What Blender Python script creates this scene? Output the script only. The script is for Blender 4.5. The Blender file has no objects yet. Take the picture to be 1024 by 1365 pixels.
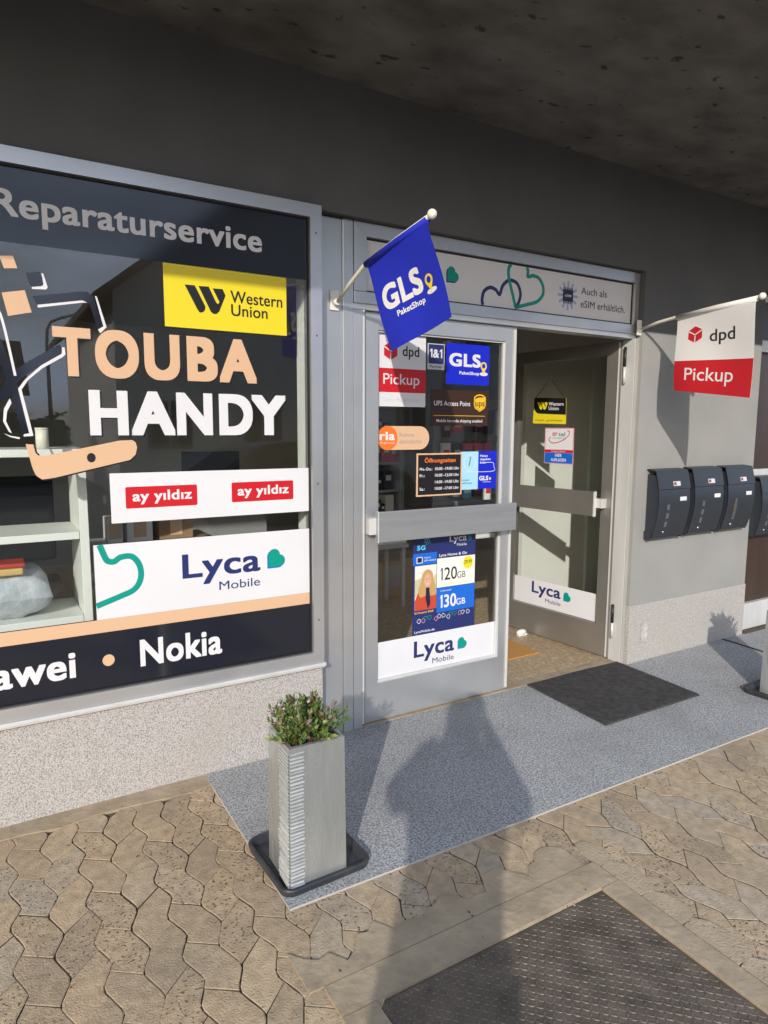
import bpy, bmesh, math, random
from mathutils import Vector, Matrix
from math import radians as rad, sin, cos, pi
random.seed(7)
SC = bpy.context.scene
COL = SC.collection

# ------------------------------------------------------------------ camera
CAM = Vector((0.0, -2.748, 1.5))
YAW, PITCH, ROLL = rad(30.8967), rad(7.1647), rad(0.2796)
vd = Vector((sin(YAW)*cos(PITCH), cos(YAW)*cos(PITCH), -sin(PITCH)))
vr = Vector((cos(YAW), -sin(YAW), 0)); vu = vr.cross(vd)
r2 = vr*cos(ROLL)+vu*sin(ROLL); u2 = -vr*sin(ROLL)+vu*cos(ROLL)
cam = bpy.data.cameras.new('camera')
cam.sensor_fit = 'HORIZONTAL'; cam.sensor_width = 36.0; cam.lens = 36.0*890.84/1024.0
cam.clip_start = 0.02; cam.clip_end = 2000
co = bpy.data.objects.new('camera', cam); COL.objects.link(co)
M = Matrix((r2, u2, -vd)).transposed().to_4x4(); M.translation = CAM
co.matrix_world = M
SC.camera = co

# ------------------------------------------------------------------ sky, sun, exposure
SUNDIR = Vector((0.81, 1.0, -0.53)).normalized()          # direction the light travels
EL = math.asin(-SUNDIR.z)
AZ = math.atan2(-SUNDIR.x, -SUNDIR.y)                      # bearing of the sun, clockwise from +Y
W = bpy.data.worlds.new('World'); SC.world = W; W.use_nodes = True
wt = W.node_tree; wn = wt.nodes; wl = wt.links
bg = wn['Background']
sky = wn.new('ShaderNodeTexSky'); sky.sky_type = 'NISHITA'; sky.sun_disc = False
sky.sun_elevation = EL; sky.sun_rotation = AZ
sky.air_density = 1.0; sky.dust_density = 1.5; sky.ozone_density = 1.0
tc = wn.new('ShaderNodeTexCoord')
cn = wn.new('ShaderNodeTexNoise'); cn.inputs['Scale'].default_value = 3.2; cn.inputs['Detail'].default_value = 7
mp = wn.new('ShaderNodeMapping'); mp.inputs['Scale'].default_value = (1, 1, 2.6)
rmp = wn.new('ShaderNodeValToRGB')
rmp.color_ramp.elements[0].position = 0.40; rmp.color_ramp.elements[1].position = 0.66
mx = wn.new('ShaderNodeMix'); mx.data_type = 'RGBA'
mx.inputs['B'].default_value = (10.0, 12.1, 15.8, 1)
wl.new(tc.outputs['Generated'], mp.inputs['Vector']); wl.new(mp.outputs['Vector'], cn.inputs['Vector'])
wl.new(cn.outputs['Fac'], rmp.inputs['Fac']); wl.new(rmp.outputs['Color'], mx.inputs['Factor'])
wl.new(sky.outputs['Color'], mx.inputs['A']); wl.new(mx.outputs['Result'], bg.inputs['Color'])
bg.inputs['Strength'].default_value = 0.15
sl = bpy.data.lights.new('sun', 'SUN'); sl.energy = 3.5; sl.angle = rad(0.6); sl.color = (1.0, 0.94, 0.85)
so = bpy.data.objects.new('sun', sl); COL.objects.link(so)
so.rotation_euler = SUNDIR.to_track_quat('-Z', 'Y').to_euler(); so.location = (-6, -10, 9)
VS = SC.view_settings
VS.view_transform = 'Standard'; VS.look = 'None'; VS.exposure = 0.0; VS.gamma = 1.0; VS.use_curve_mapping = False
cy = SC.cycles
cy.max_bounces = 10; cy.diffuse_bounces = 5; cy.glossy_bounces = 5; cy.transparent_max_bounces = 24
cy.use_denoising = True; cy.sample_clamp_indirect = 6.0
cy.caustics_reflective = False; cy.caustics_refractive = False

# ------------------------------------------------------------------ materials
def lin(c):
    if isinstance(c, str):
        c = [int(c[i:i+2], 16)/255 for i in (0, 2, 4)]
        c = [x/12.92 if x <= .04045 else ((x+.055)/1.055)**2.4 for x in c]
    return (c[0], c[1], c[2], 1.0)
def pm(name, c1, c2=None, scale=20, detail=4, lo=.35, hi=.65, rough=.5, metal=0, bump=0, bscale=None, bdist=.002,
       spec=.5, coat=0, stretch=None, c3=None, s3=2.0, m3=(.45, .75), voro=False, a3=1.0, aniso=None, rvar=0):
    m = bpy.data.materials.new(name); m.use_nodes = True
    nt = m.node_tree; N = nt.nodes; L = nt.links; b = N['Principled BSDF']
    b.inputs['Base Color'].default_value = lin(c1)
    b.inputs['Roughness'].default_value = rough; b.inputs['Metallic'].default_value = metal
    b.inputs['Specular IOR Level'].default_value = spec
    if coat: b.inputs['Coat Weight'].default_value = coat; b.inputs['Coat Roughness'].default_value = .06
    if c2 is None and not bump and c3 is None and not rvar: return m
    t = N.new('ShaderNodeTexCoord'); g = N.new('ShaderNodeMapping'); L.new(t.outputs['Object'], g.inputs['Vector'])
    if stretch: g.inputs['Scale'].default_value = stretch
    col = None
    def noise(s, d=4):
        n = N.new('ShaderNodeTexNoise'); n.inputs['Scale'].default_value = s; n.inputs['Detail'].default_value = d
        L.new(g.outputs['Vector'], n.inputs['Vector']); return n.outputs['Fac']
    def ramp(src, a, bb):
        r = N.new('ShaderNodeMapRange'); r.inputs['From Min'].default_value = a; r.inputs['From Max'].default_value = bb
        L.new(src, r.inputs['Value']); return r.outputs['Result']
    if c2 is not None:
        if voro:
            v = N.new('ShaderNodeTexVoronoi'); v.inputs['Scale'].default_value = scale
            L.new(g.outputs['Vector'], v.inputs['Vector'])
            sx = N.new('ShaderNodeSeparateColor'); L.new(v.outputs['Color'], sx.inputs['Color']); src = sx.outputs['Red']
        else: src = noise(scale, detail)
        x = N.new('ShaderNodeMix'); x.data_type = 'RGBA'
        x.inputs['A'].default_value = lin(c1); x.inputs['B'].default_value = lin(c2)
        L.new(ramp(src, lo, hi), x.inputs['Factor']); col = x.outputs['Result']
    if c3 is not None:
        y = N.new('ShaderNodeMix'); y.data_type = 'RGBA'; y.inputs['B'].default_value = lin(c3)
        if col: L.new(col, y.inputs['A'])
        else: y.inputs['A'].default_value = lin(c1)
        f = ramp(noise(s3, 6), m3[0], m3[1])
        if a3 != 1:
            k = N.new('ShaderNodeMath'); k.operation = 'MULTIPLY'; k.inputs[1].default_value = a3; L.new(f, k.inputs[0]); f = k.outputs[0]
        L.new(f, y.inputs['Factor']); col = y.outputs['Result']
    if col: L.new(col, b.inputs['Base Color'])
    if bump:
        bp = N.new('ShaderNodeBump'); bp.inputs['Strength'].default_value = bump; bp.inputs['Distance'].default_value = bdist
        L.new(noise(bscale or scale, 3), bp.inputs['Height']); L.new(bp.outputs['Normal'], b.inputs['Normal'])
    if rvar:
        r = N.new('ShaderNodeMapRange'); r.inputs['To Min'].default_value = rough-rvar; r.inputs['To Max'].default_value = rough+rvar
        r.inputs['From Min'].default_value = .3; r.inputs['From Max'].default_value = .7
        L.new(noise(9, 5), r.inputs['Value']); L.new(r.outputs['Result'], b.inputs['Roughness'])
    return m
def glassmat(name, tint, ior=1.5, dirt=0.0):
    m = bpy.data.materials.new(name); m.use_nodes = True; nt = m.node_tree; N = nt.nodes; L = nt.links
    N.remove(N['Principled BSDF']); out = N['Material Output']
    tr = N.new('ShaderNodeBsdfTransparent'); tr.inputs['Color'].default_value = (*tint, 1)
    gl = N.new('ShaderNodeBsdfGlossy'); gl.inputs['Roughness'].default_value = 0.0
    fr = N.new('ShaderNodeFresnel'); fr.inputs['IOR'].default_value = ior
    mxs = N.new('ShaderNodeMixShader')
    ge = N.new('ShaderNodeNewGeometry'); iv = N.new('ShaderNodeMath'); iv.operation = 'SUBTRACT'; iv.inputs[0].default_value = 1.0
    mu = N.new('ShaderNodeMath'); mu.operation = 'MULTIPLY'
    L.new(ge.outputs['Backfacing'], iv.inputs[1]); L.new(fr.outputs[0], mu.inputs[0]); L.new(iv.outputs[0], mu.inputs[1])
    L.new(mu.outputs[0], mxs.inputs[0]); L.new(tr.outputs[0], mxs.inputs[1]); L.new(gl.outputs[0], mxs.inputs[2])
    L.new(mxs.outputs[0], out.inputs['Surface']); return m

MT = {}
def mat(k, *a, **kw):
    MT[k] = pm(k, *a, **kw); return MT[k]
mat('alu', (.72, .73, .745), (.66, .67, .69), scale=3, rough=.34, metal=.75, c3=(.48, .475, .47), s3=4, m3=(.5, .85), a3=.35)
mat('alu_brushed', (.52, .53, .55), (.46, .47, .49), scale=40, stretch=(.06, 1, 1), rough=.42, metal=.7, bump=.08, bscale=160, rvar=.05)
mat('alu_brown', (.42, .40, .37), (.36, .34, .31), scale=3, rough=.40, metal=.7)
mat('alu_light', (.70, .70, .69), (.62, .62, .61), scale=8, stretch=(1, 1, .2), rough=.45, metal=.2, rvar=.05)
mat('jamb_grey', (.46, .45, .42), (.42, .41, .38), scale=6, rough=.5, metal=.2)
mat('rubber', (.02, .02, .022), rough=.6)
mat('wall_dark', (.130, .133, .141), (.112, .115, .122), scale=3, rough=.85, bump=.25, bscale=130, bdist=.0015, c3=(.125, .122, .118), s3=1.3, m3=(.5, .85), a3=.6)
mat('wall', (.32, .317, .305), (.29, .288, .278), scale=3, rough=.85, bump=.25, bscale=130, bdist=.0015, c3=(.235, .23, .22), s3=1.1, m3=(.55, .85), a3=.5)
mat('soffit', (.195, .195, .19), (.085, .085, .082), scale=3.5, detail=12, lo=.3, hi=.7, rough=.9, bump=.9, bscale=38, bdist=.008, stretch=(1, 1.6, 1), c3=(.018, .018, .017), s3=11, m3=(.64, .69), a3=.85)
mat('plinth', (.52, .492, .475), (.22, .20, .185), scale=190, detail=3, lo=.43, hi=.68, rough=.9, bump=.9, bscale=170, bdist=.004, c3=(.40, .36, .31), s3=2.2, m3=(.54, .82), a3=.45)
mat('plinth_pale', (.60, .575, .555), (.42, .40, .385), scale=60, rough=.9, bump=.8, bscale=70, bdist=.004)
mat('carpet', (.155, .163, .178), (.53, .535, .54), scale=130, detail=3, lo=.35, hi=.66, rough=.95, bump=.7, bscale=220, bdist=.003, c3=(.20, .20, .20), s3=2.3, m3=(.46, .78), a3=.5)
mat('carpet_edge', (.45, .43, .40), rough=.9)
mat('doormat', (.032, .030, .031), (.06, .056, .056), scale=30, rough=.9, bump=.5, bscale=400, bdist=.002, c3=(.09, .085, .08), s3=7, m3=(.58, .85), a3=.5)
mat('joint', (.075, .055, .038), (.13, .10, .068), scale=60, rough=1, bump=.5)
mat('cement', (.42, .335, .235), (.32, .255, .175), scale=9, detail=8, rough=.92, bump=.7, bscale=35, bdist=.006, c3=(.20, .17, .13), s3=14, m3=(.58, .75), a3=.6)
mat('edge_stone', (.46, .36, .25), (.38, .30, .21), scale=14, detail=8, rough=.9, bump=.8, bscale=120, bdist=.004, c3=(.15, .11, .08), s3=70, m3=(.62, .70), a3=.7)
mat('hatch', (.19, .155, .125), (.11, .09, .072), scale=12, detail=6, rough=.5, metal=.35, bump=.3, bscale=90, c3=(.27, .225, .185), s3=5, m3=(.5, .8), a3=.6)
mat('terrazzo', (.50, .38, .24), (.30, .21, .13), scale=55, detail=5, lo=.4, hi=.7, rough=.45, c3=(.6, .5, .36), s3=24, m3=(.56, .66))
mat('orange_mat', (.60, .30, .085), (.50, .24, .06), scale=120, rough=.95, bump=.5, bscale=300)
mat('asphalt', (.10, .098, .095), (.07, .07, .07), scale=60, rough=.95, bump=.5, bscale=120)
mat('kerb', (.33, .31, .29), (.26, .25, .23), scale=15, rough=.9, bump=.3)
mat('int_wall', (.79, .78, .73), (.74, .73, .68), scale=3, rough=.8, bump=.1, bscale=90)
mat('int_ceiling', (.50, .48, .46), rough=.9)
mat('int_dark', (.26, .26, .265), rough=.8)
mat('white_lam', (.75, .77, .73), (.71, .73, .69), scale=5, rough=.45)
mat('cardboard', (.34, .21, .115), (.29, .175, .095), scale=12, rough=.85)
mat('white_plastic', (.80, .79, .75), rough=.4)
mat('ivory_plastic', (.74, .72, .62), rough=.45)
mat('bag', (.42, .46, .49), (.36, .40, .43), scale=9, rough=.28, bump=.8, bscale=14, bdist=.02)
mat('red_pack', (.42, .045, .035), rough=.4); mat('yellow_pack', (.55, .38, .13), rough=.4)
mat('black_plastic', (.016, .016, .018), rough=.45)
mat('black_fabric', (.012, .012, .014), rough=.95)
mat('planter', (.50, .52, .52), (.43, .45, .44), scale=9, stretch=(1, 1, .3), rough=.30, metal=.6, bump=.8, bscale=24, bdist=.008, rvar=.08)
mat('planter_rib', (.50, .51, .50), (.43, .44, .43), scale=40, rough=.42, metal=.35, bump=.3, bscale=60)
mat('tray', (.030, .033, .04), rough=.45, c3=(.09, .08, .07), s3=16, m3=(.52, .8), a3=.5)
mat('soil', (.05, .035, .025), (.09, .065, .045), scale=60, rough=1, bump=1, bscale=80)
def leafmat(k, c):
    m = pm(k, c, tuple(x*.7 for x in c), scale=40, rough=.5); b = m.node_tree.nodes['Principled BSDF']
    MT[k] = m
leafmat('leaf', (.11, .21, .045)); leafmat('leaf_pale', (.22, .27, .07)); leafmat('leaf_red', (.20, .095, .07)); leafmat('flower', (.60, .30, .52))
mat('twig', (.12, .06, .04), rough=.8)
mat('mailbox', (.030, .036, .046), (.026, .031, .040), scale=8, rough=.42, bump=.12, bscale=300, bdist=.0008)
mat('mail_slot', (.10, .12, .14), rough=.25); mat('mail_dirt', (.10, .085, .07), rough=.6)
mat('chrome', (.7, .7, .7), rough=.2, metal=1)
mat('brown_panel', (.060, .034, .022), (.04, .024, .016), scale=7, stretch=(1, 1, .12), rough=.4, bump=.2, bscale=40)
mat('pole', (.80, .77, .68), rough=.45)
def vin(k, c, rough=.38, **kw): mat(k, c, rough=rough, **kw)
mat('litter_pale', (.45, .34, .2), rough=.9)
vin('v_white', (.76, .76, .79), c2=(.70, .70, .73), scale=2.5, lo=.3, hi=.8, bump=.03, bscale=5, bdist=.01, rvar=.08); vin('v_navyfilm', (.014, .016, .026), rough=.10); vin('v_navy', (.020, .030, .145)); vin('v_deep', (.012, .016, .05))
vin('v_peach', (.70, .455, .285)); vin('v_yellow', (.80, .66, .02)); vin('v_black', (.012, .011, .014)); vin('v_red', (.58, .012, .022)); vin('v_teal', (.0, .30, .235))
vin('v_blue', (.006, .018, .58)); vin('v_glsyellow', (.92, .66, .01)); vin('v_brown', (.045, .020, .013)); vin('v_gold', (.93, .53, .03)); vin('v_orange', (.86, .185, .025))
vin('v_lightblue', (.38, .68, .88)); vin('v_midblue', (.01, .14, .62)); vin('v_grey', (.30, .30, .32)); vin('v_palegrey', (.62, .63, .65)); vin('v_cream', (.86, .86, .76))
vin('v_lavender', (.36, .42, .68)); vin('v_cyan', (.10, .60, .85)); vin('v_skin', (.68, .40, .28)); vin('v_hair', (.55, .33, .13)); vin('v_jacket', (.55, .07, .035)); vin('v_field', (.55, .55, .36))
vin('v_pink', (.75, .28, .33)); vin('v_darkred', (.35, .02, .05)); vin('v_skyc', (.78, .78, .70)); vin('v_greyteal', (.08, .20, .22))
def cloth(k, c): mat(k, c, rough=.75, bump=.15, bscale=350, bdist=.0006)
cloth('c_blue', (.008, .022, .50)); cloth('c_white', (.82, .81, .80)); cloth('c_red', (.58, .012, .022))
MT['glass'] = glassmat('glass', (.96, .98, .97), ior=1.9); MT['glass_back'] = glassmat('glass_back', (.99, 1, 1), ior=1.0001)
mat('jacket', (.03, .035, .05), rough=.8); mat('trousers', (.025, .03, .06), rough=.85); mat('skin', (.50, .28, .20), rough=.55)
mat('hair', (.02, .014, .01), rough=.6); mat('shoe', (.02, .02, .02), rough=.5); mat('lip', (.40, .14, .12), rough=.5); mat('eye', (.85, .85, .85), rough=.2)
mat('house_wall', (.72, .69, .64), (.66, .63, .58), scale=4, rough=.9); mat('house_wall_pale', (.70, .68, .63), rough=.9); mat('roof_tile', (.14, .075, .05), (.10, .06, .045), scale=30, rough=.85)
mat('win_dark', (.03, .035, .04), rough=.08); mat('frame_white', (.75, .75, .72), rough=.5); mat('galv', (.35, .36, .37), rough=.5, metal=.6)
mat('car_paint', (.05, .055, .065), rough=.25, coat=1); mat('tyre', (.02, .02, .02), rough=.85); mat('lamp_red', (.4, .01, .01), rough=.2); mat('lamp_clear', (.75, .75, .75), rough=.1)
mat('hedge', (.06, .10, .03), (.03, .055, .018), scale=12, rough=.8)
mat('tree_bark', (.12, .09, .06), rough=.95)
for k, c in dict(p_white=(.85, .85, .82), p_black=(.03, .03, .03), p_red=(.65, .04, .06), p_pink=(.62, .07, .16), p_blue=(.12, .35, .6), p_grey=(.42, .43, .45), p_yel=(.7, .6, .3), p_plum=(.12, .04, .07)).items(): mat(k, c, rough=.4)

# ------------------------------------------------------------------ mesh builder
class MB:
    def __init__(s): s.v = []; s.f = []; s.m = []; s.mats = []; s.sm = []
    def mi(s, k):
        if k not in s.mats: s.mats.append(k)
        return s.mats.index(k)
    def face(s, pts, k, smooth=False):
        b = len(s.v); s.v += [tuple(p) for p in pts]; s.f.append(tuple(range(b, b+len(pts)))); s.m.append(s.mi(k)); s.sm.append(smooth)
    def add(s, vs, fs, k, smooth=False):
        b = len(s.v); s.v += [tuple(p) for p in vs]
        for f in fs: s.f.append(tuple(b+i for i in f)); s.m.append(s.mi(k)); s.sm.append(smooth)
    def box(s, x0, x1, y0, y1, z0, z1, k, bev=0, M=None, skip=''):
        if bev:
            bm = bmesh.new(); bmesh.ops.create_cube(bm, size=1)
            for v in bm.verts: v.co = Vector((x0+(x1-x0)*(v.co.x+.5), y0+(y1-y0)*(v.co.y+.5), z0+(z1-z0)*(v.co.z+.5)))
            bmesh.ops.bevel(bm, geom=bm.edges[:], offset=bev, segments=2, affect='EDGES', profile=.6)
            bm.verts.index_update()
            vs = [v.co.copy() for v in bm.verts]; fs = [[v.index for v in f.verts] for f in bm.faces]; bm.free()
        else:
            vs = [Vector((x, y, z)) for x in (x0, x1) for y in (y0, y1) for z in (z0, z1)]
            fs = [(0, 1, 3, 2), (4, 6, 7, 5), (0, 4, 5, 1), (2, 3, 7, 6), (0, 2, 6, 4), (1, 5, 7, 3)]
        if M is not None: vs = [M @ Vector(v) for v in vs]
        s.add(vs, fs, k)
    def prism(s, pts, axis_fn, h0, h1, k, ksides=None, smooth=False):
        n = len(pts)
        vs = [axis_fn(p[0], p[1], h0) for p in pts]+[axis_fn(p[0], p[1], h1) for p in pts]
        b = len(s.v); s.v += [tuple(p) for p in vs]
        s.f.append(tuple(b+i for i in range(n))[::-1]); s.f.append(tuple(b+n+i for i in range(n)))
        s.m += [s.mi(k)]*2; s.sm += [False]*2
        for i in range(n):
            j = (i+1) % n; s.f.append((b+i, b+j, b+n+j, b+n+i)); s.m.append(s.mi(ksides or k)); s.sm.append(smooth)
    def tube(s, pts, r, k, n=10, cap=True):
        pts = [Vector(p) for p in pts]; rs = r if isinstance(r, (list, tuple)) else [r]*len(pts)
        b = len(s.v); up = None
        for i, p in enumerate(pts):
            d = (pts[min(i+1, len(pts)-1)]-pts[max(i-1, 0)]).normalized()
            if up is None: up = Vector((0, 0, 1)) if abs(d.z) < .9 else Vector((1, 0, 0))
            a = d.cross(up).normalized(); c = a.cross(d); up = c
            for q in range(n):
                t = 2*pi*q/n; s.v.append(tuple(p+(a*cos(t)+c*sin(t))*rs[i]))
        for i in range(len(pts)-1):
            for q in range(n):
                w = (q+1) % n; s.f.append((b+i*n+q, b+i*n+w, b+(i+1)*n+w, b+(i+1)*n+q)); s.m.append(s.mi(k)); s.sm.append(True)
        if cap:
            for i in (0, len(pts)-1):
                s.f.append(tuple(b+i*n+q for q in (range(n) if i else range(n-1, -1, -1)))); s.m.append(s.mi(k)); s.sm.append(False)
    def sphere(s, c, r, k, nu=14, nv=9, sc=(1, 1, 1), M=None):
        vs = []; fs = []
        for j in range(nv+1):
            th = pi*j/nv
            for i in range(nu):
                p = Vector((sc[0]*r*sin(th)*cos(2*pi*i/nu), sc[1]*r*sin(th)*sin(2*pi*i/nu), sc[2]*r*cos(th)))
                if M is not None: p = M @ p
                vs.append(Vector(c)+p)
        for j in range(nv):
            for i in range(nu):
                w = (i+1) % nu; fs.append((j*nu+i, (j+1)*nu+i, (j+1)*nu+w, j*nu+w))
        s.add(vs, fs, k, True)
    def grid(s, fn, nu, nv, k, smooth=True):
        vs = [fn(i/nu, j/nv) for j in range(nv+1) for i in range(nu+1)]
        fs = [(j*(nu+1)+i, j*(nu+1)+i+1, (j+1)*(nu+1)+i+1, (j+1)*(nu+1)+i) for j in range(nv) for i in range(nu)]
        s.add(vs, fs, k, smooth)

def wloc(o):
    p = Vector((0, 0, 0))
    while o is not None: p += o.location; o = o.parent
    return p
def link(name, mb, parent=None, loc=None):
    me = bpy.data.meshes.new(name)
    base = wloc(parent) if parent else Vector(loc or (0, 0, 0))
    me.from_pydata([tuple(Vector(v)-base) for v in mb.v], [], mb.f)
    for k in mb.mats: me.materials.append(MT[k])
    me.polygons.foreach_set('material_index', mb.m); me.polygons.foreach_set('use_smooth', mb.sm)
    me.validate(); me.update()
    o = bpy.data.objects.new(name, me); COL.objects.link(o)
    if parent: o.parent = parent
    else: o.location = base
    return o
def tag(o, label=None, cat=None, group=None, kind=None):
    if label: o['label'] = label
    if cat: o['category'] = cat
    if group: o['group'] = group
    if kind: o['kind'] = kind
    return o
def thing(name, label, cat, loc, group=None):
    o = bpy.data.objects.new(name, None); o.empty_display_size = .1; COL.objects.link(o); o.location = loc
    return tag(o, label, cat, group)
def solo(name, mb, label, cat, loc=(0, 0, 0), group=None): return tag(link(name, mb, None, loc), label, cat, group)
def struct(name, mb): return tag(link(name, mb), kind='structure')
def copy_tree(o, parent=None):
    c = o.copy(); COL.objects.link(c)
    if parent: c.parent = parent
    for ch in list(o.children): copy_tree(ch, c)
    return c

# ------------------------------------------------------------------ lettering
_cap = {}
def text_geo(st, bold, fine=False):
    c = bpy.data.curves.new('t', 'FONT'); c.body = st; c.size = 1; c.offset = 0 if fine else bold; c.resolution_u = 7 if fine else 4
    c.space_character = 1+bold*(1.9 if fine else 1.6)
    o = bpy.data.objects.new('t', c); COL.objects.link(o)
    bpy.context.view_layer.update()
    me = bpy.data.meshes.new_from_object(o.evaluated_get(bpy.context.evaluated_depsgraph_get()))
    vs = [(v.co.x, v.co.y) for v in me.vertices]; fs = [tuple(p.vertices) for p in me.polygons]
    bpy.data.objects.remove(o); bpy.data.curves.remove(c); bpy.data.meshes.remove(me)
    if fine and bold:                         # heavier strokes: the outline repeated round a small circle
        n = len(vs); V = []; F = []; K = 12
        for k in range(K+1):
            dx, dy = (0, 0) if k == K else ((-1, -.5, 0, .5, 1, 1, 1, .5, 0, -.5, -1, -1)[k]*bold*.92, (-1, -1, -1, -1, -1, 0, 1, 1, 1, 1, 1, 0)[k]*bold*.72)
            V += [(x+dx, y+dy, k) for x, y in vs]; F += [tuple(i+k*n for i in q) for q in fs]
        return V, F
    return [(x, y, 0) for x, y in vs], fs
def cap_h(bold):
    if bold not in _cap:
        vs, _ = text_geo('H', bold); _cap[bold] = (min(q[1] for q in vs), max(q[1] for q in vs))
    return _cap[bold]
def smooth_path(p, n=8, closed=False):
    out = []; m = len(p)
    rng = range(m if closed else m-1)
    for i in rng:
        g = lambda k: Vector(p[k % m]) if closed else Vector(p[max(0, min(m-1, k))])
        a, b, c, d = g(i-1), g(i), g(i+1), g(i+2)
        for t in range(n):
            t /= n
            out.append(.5*((2*b)+(c-a)*t+(2*a-5*b+4*c-d)*t*t+(3*b-a-3*c+d)*t**3))
    if not closed: out.append(Vector(p[-1]))
    return out
def disc_pts(cu, cv, r, rv=None, n=28): return [(cu+r*cos(2*pi*i/n), cv+(rv or r)*sin(2*pi*i/n)) for i in range(n)]
def rrect(u0, v0, u1, v1, r, n=5):
    o = []
    for cu, cv, a in ((u1-r, v1-r, 0), (u0+r, v1-r, pi/2), (u0+r, v0+r, pi), (u1-r, v0+r, 1.5*pi)):
        o += [(cu+r*cos(a+pi/2*i/n), cv+r*sin(a+pi/2*i/n)) for i in range(n+1)]
    return o
def heart(u, v, s):                       # leaf-like heart with its tip at the lower left
    p = [(0, 0), (.62, 0)]
    p += [(.62+.33*cos(a), .33+.33*sin(a)) for a in [rad(x) for x in range(-80, 91, 15)]]
    p += [(.33+.33*cos(a), .66+.33*sin(a)) for a in [rad(x) for x in range(0, 181, 15)]]
    return [(u+a*s, v+b*s) for a, b in p]
LAYER = .0005
class Sign:
    """A flat printed thing: a backing sheet plus its printed parts, each a few tenths of a millimetre prouder."""
    def __init__(s, fmap): s.map = fmap; s.parts = {}; s.back = MB()
    def P(s, name): return s.parts.setdefault(name, MB())
    def sheet(s, pts, k, th=.0012):
        s.th = th; s.back.prism(pts, s.map, 0.0002, th, k)
    def h(s, L): return s.th+LAYER*L
    def poly(s, part, pts, k, L=1): s.P(part).face([s.map(u, v, s.h(L)) for u, v in pts], k)
    def rect(s, part, u0, v0, u1, v1, k, L=1): s.poly(part, [(u0, v0), (u1, v0), (u1, v1), (u0, v1)], k, L)
    def text(s, part, st, u0, u1, base, cap, k, L=2, bold=0.0, tilt=0.0, slant=0.0):
        vs, fs = text_geo(st, bold, cap-base > .034); y0, y1 = cap_h(bold)
        x0 = min(q[0] for q in vs); x1 = max(q[0] for q in vs)
        out = []
        for x, y, kk in vs:
            t = (x-x0)/(x1-x0); vv = (y-y0)/(y1-y0)*(cap-base)
            out.append(s.map(u0+t*(u1-u0)+slant*vv, base+vv+tilt*t, s.h(L)+kk*1.2e-5))
        if part == 'lettering': s.n = getattr(s, 'n', 0)+1; part = 'lettering#%d' % s.n
        s.P(part).add(out, fs, k)
    def one(s, part, u0, u1, base, cap, k, L, w):
        h = cap-base
        s.poly(part, [(u1, base), (u1, cap), (u1-w, cap), (u0, cap-h*.20), (u0, cap-h*.20-w*.9), (u1-w, cap-w*1.05), (u1-w, base)], k, L)
    def stroke(s, part, pts, w, k, L=1, sm=True, closed=False):
        p = smooth_path(pts, 8, closed) if sm else [Vector(q) for q in pts]
        n = len(p); a = []; b = []
        for i in range(n):
            if closed: d = p[(i+1) % n]-p[i-1]
            else: d = p[min(i+1, n-1)]-p[max(i-1, 0)]
            d.normalize(); q = Vector((-d.y, d.x))*w/2; a.append(p[i]+q); b.append(p[i]-q)
        vs = [s.map(q.x, q.y, s.h(L)) for q in a+b]
        fs = [(i, (i+1) % n, n+(i+1) % n, n+i) for i in range(n if closed else n-1)]
        s.P(part).add(vs, fs, k)
    def done(s, name, label, cat, loc, group=None):
        o = solo(name, s.back, label, cat, loc, group)
        for k, mb in s.parts.items(): link(k.split('#')[0], mb, o)
        return o
def facade(Y): return lambda u, v, h: Vector((u, Y-h, v))

# ================================================================== THE PLACE
# ---- ground, paving, kerb, road
mb = MB(); mb.face([(-900, -900, -.16), (900, -900, -.16), (900, 900, -.16), (-900, 900, -.16)], 'asphalt'); struct('ground', mb)
mb = MB(); mb.box(-40, 40, -5.2, -5.05, -.15, -.005, 'kerb', bev=.012); struct('kerb', mb)
mb = MB(); mb.box(-40, 40, -5.05, .3, -.15, -.0075, 'joint'); struct('paving_bed', mb)
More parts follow.
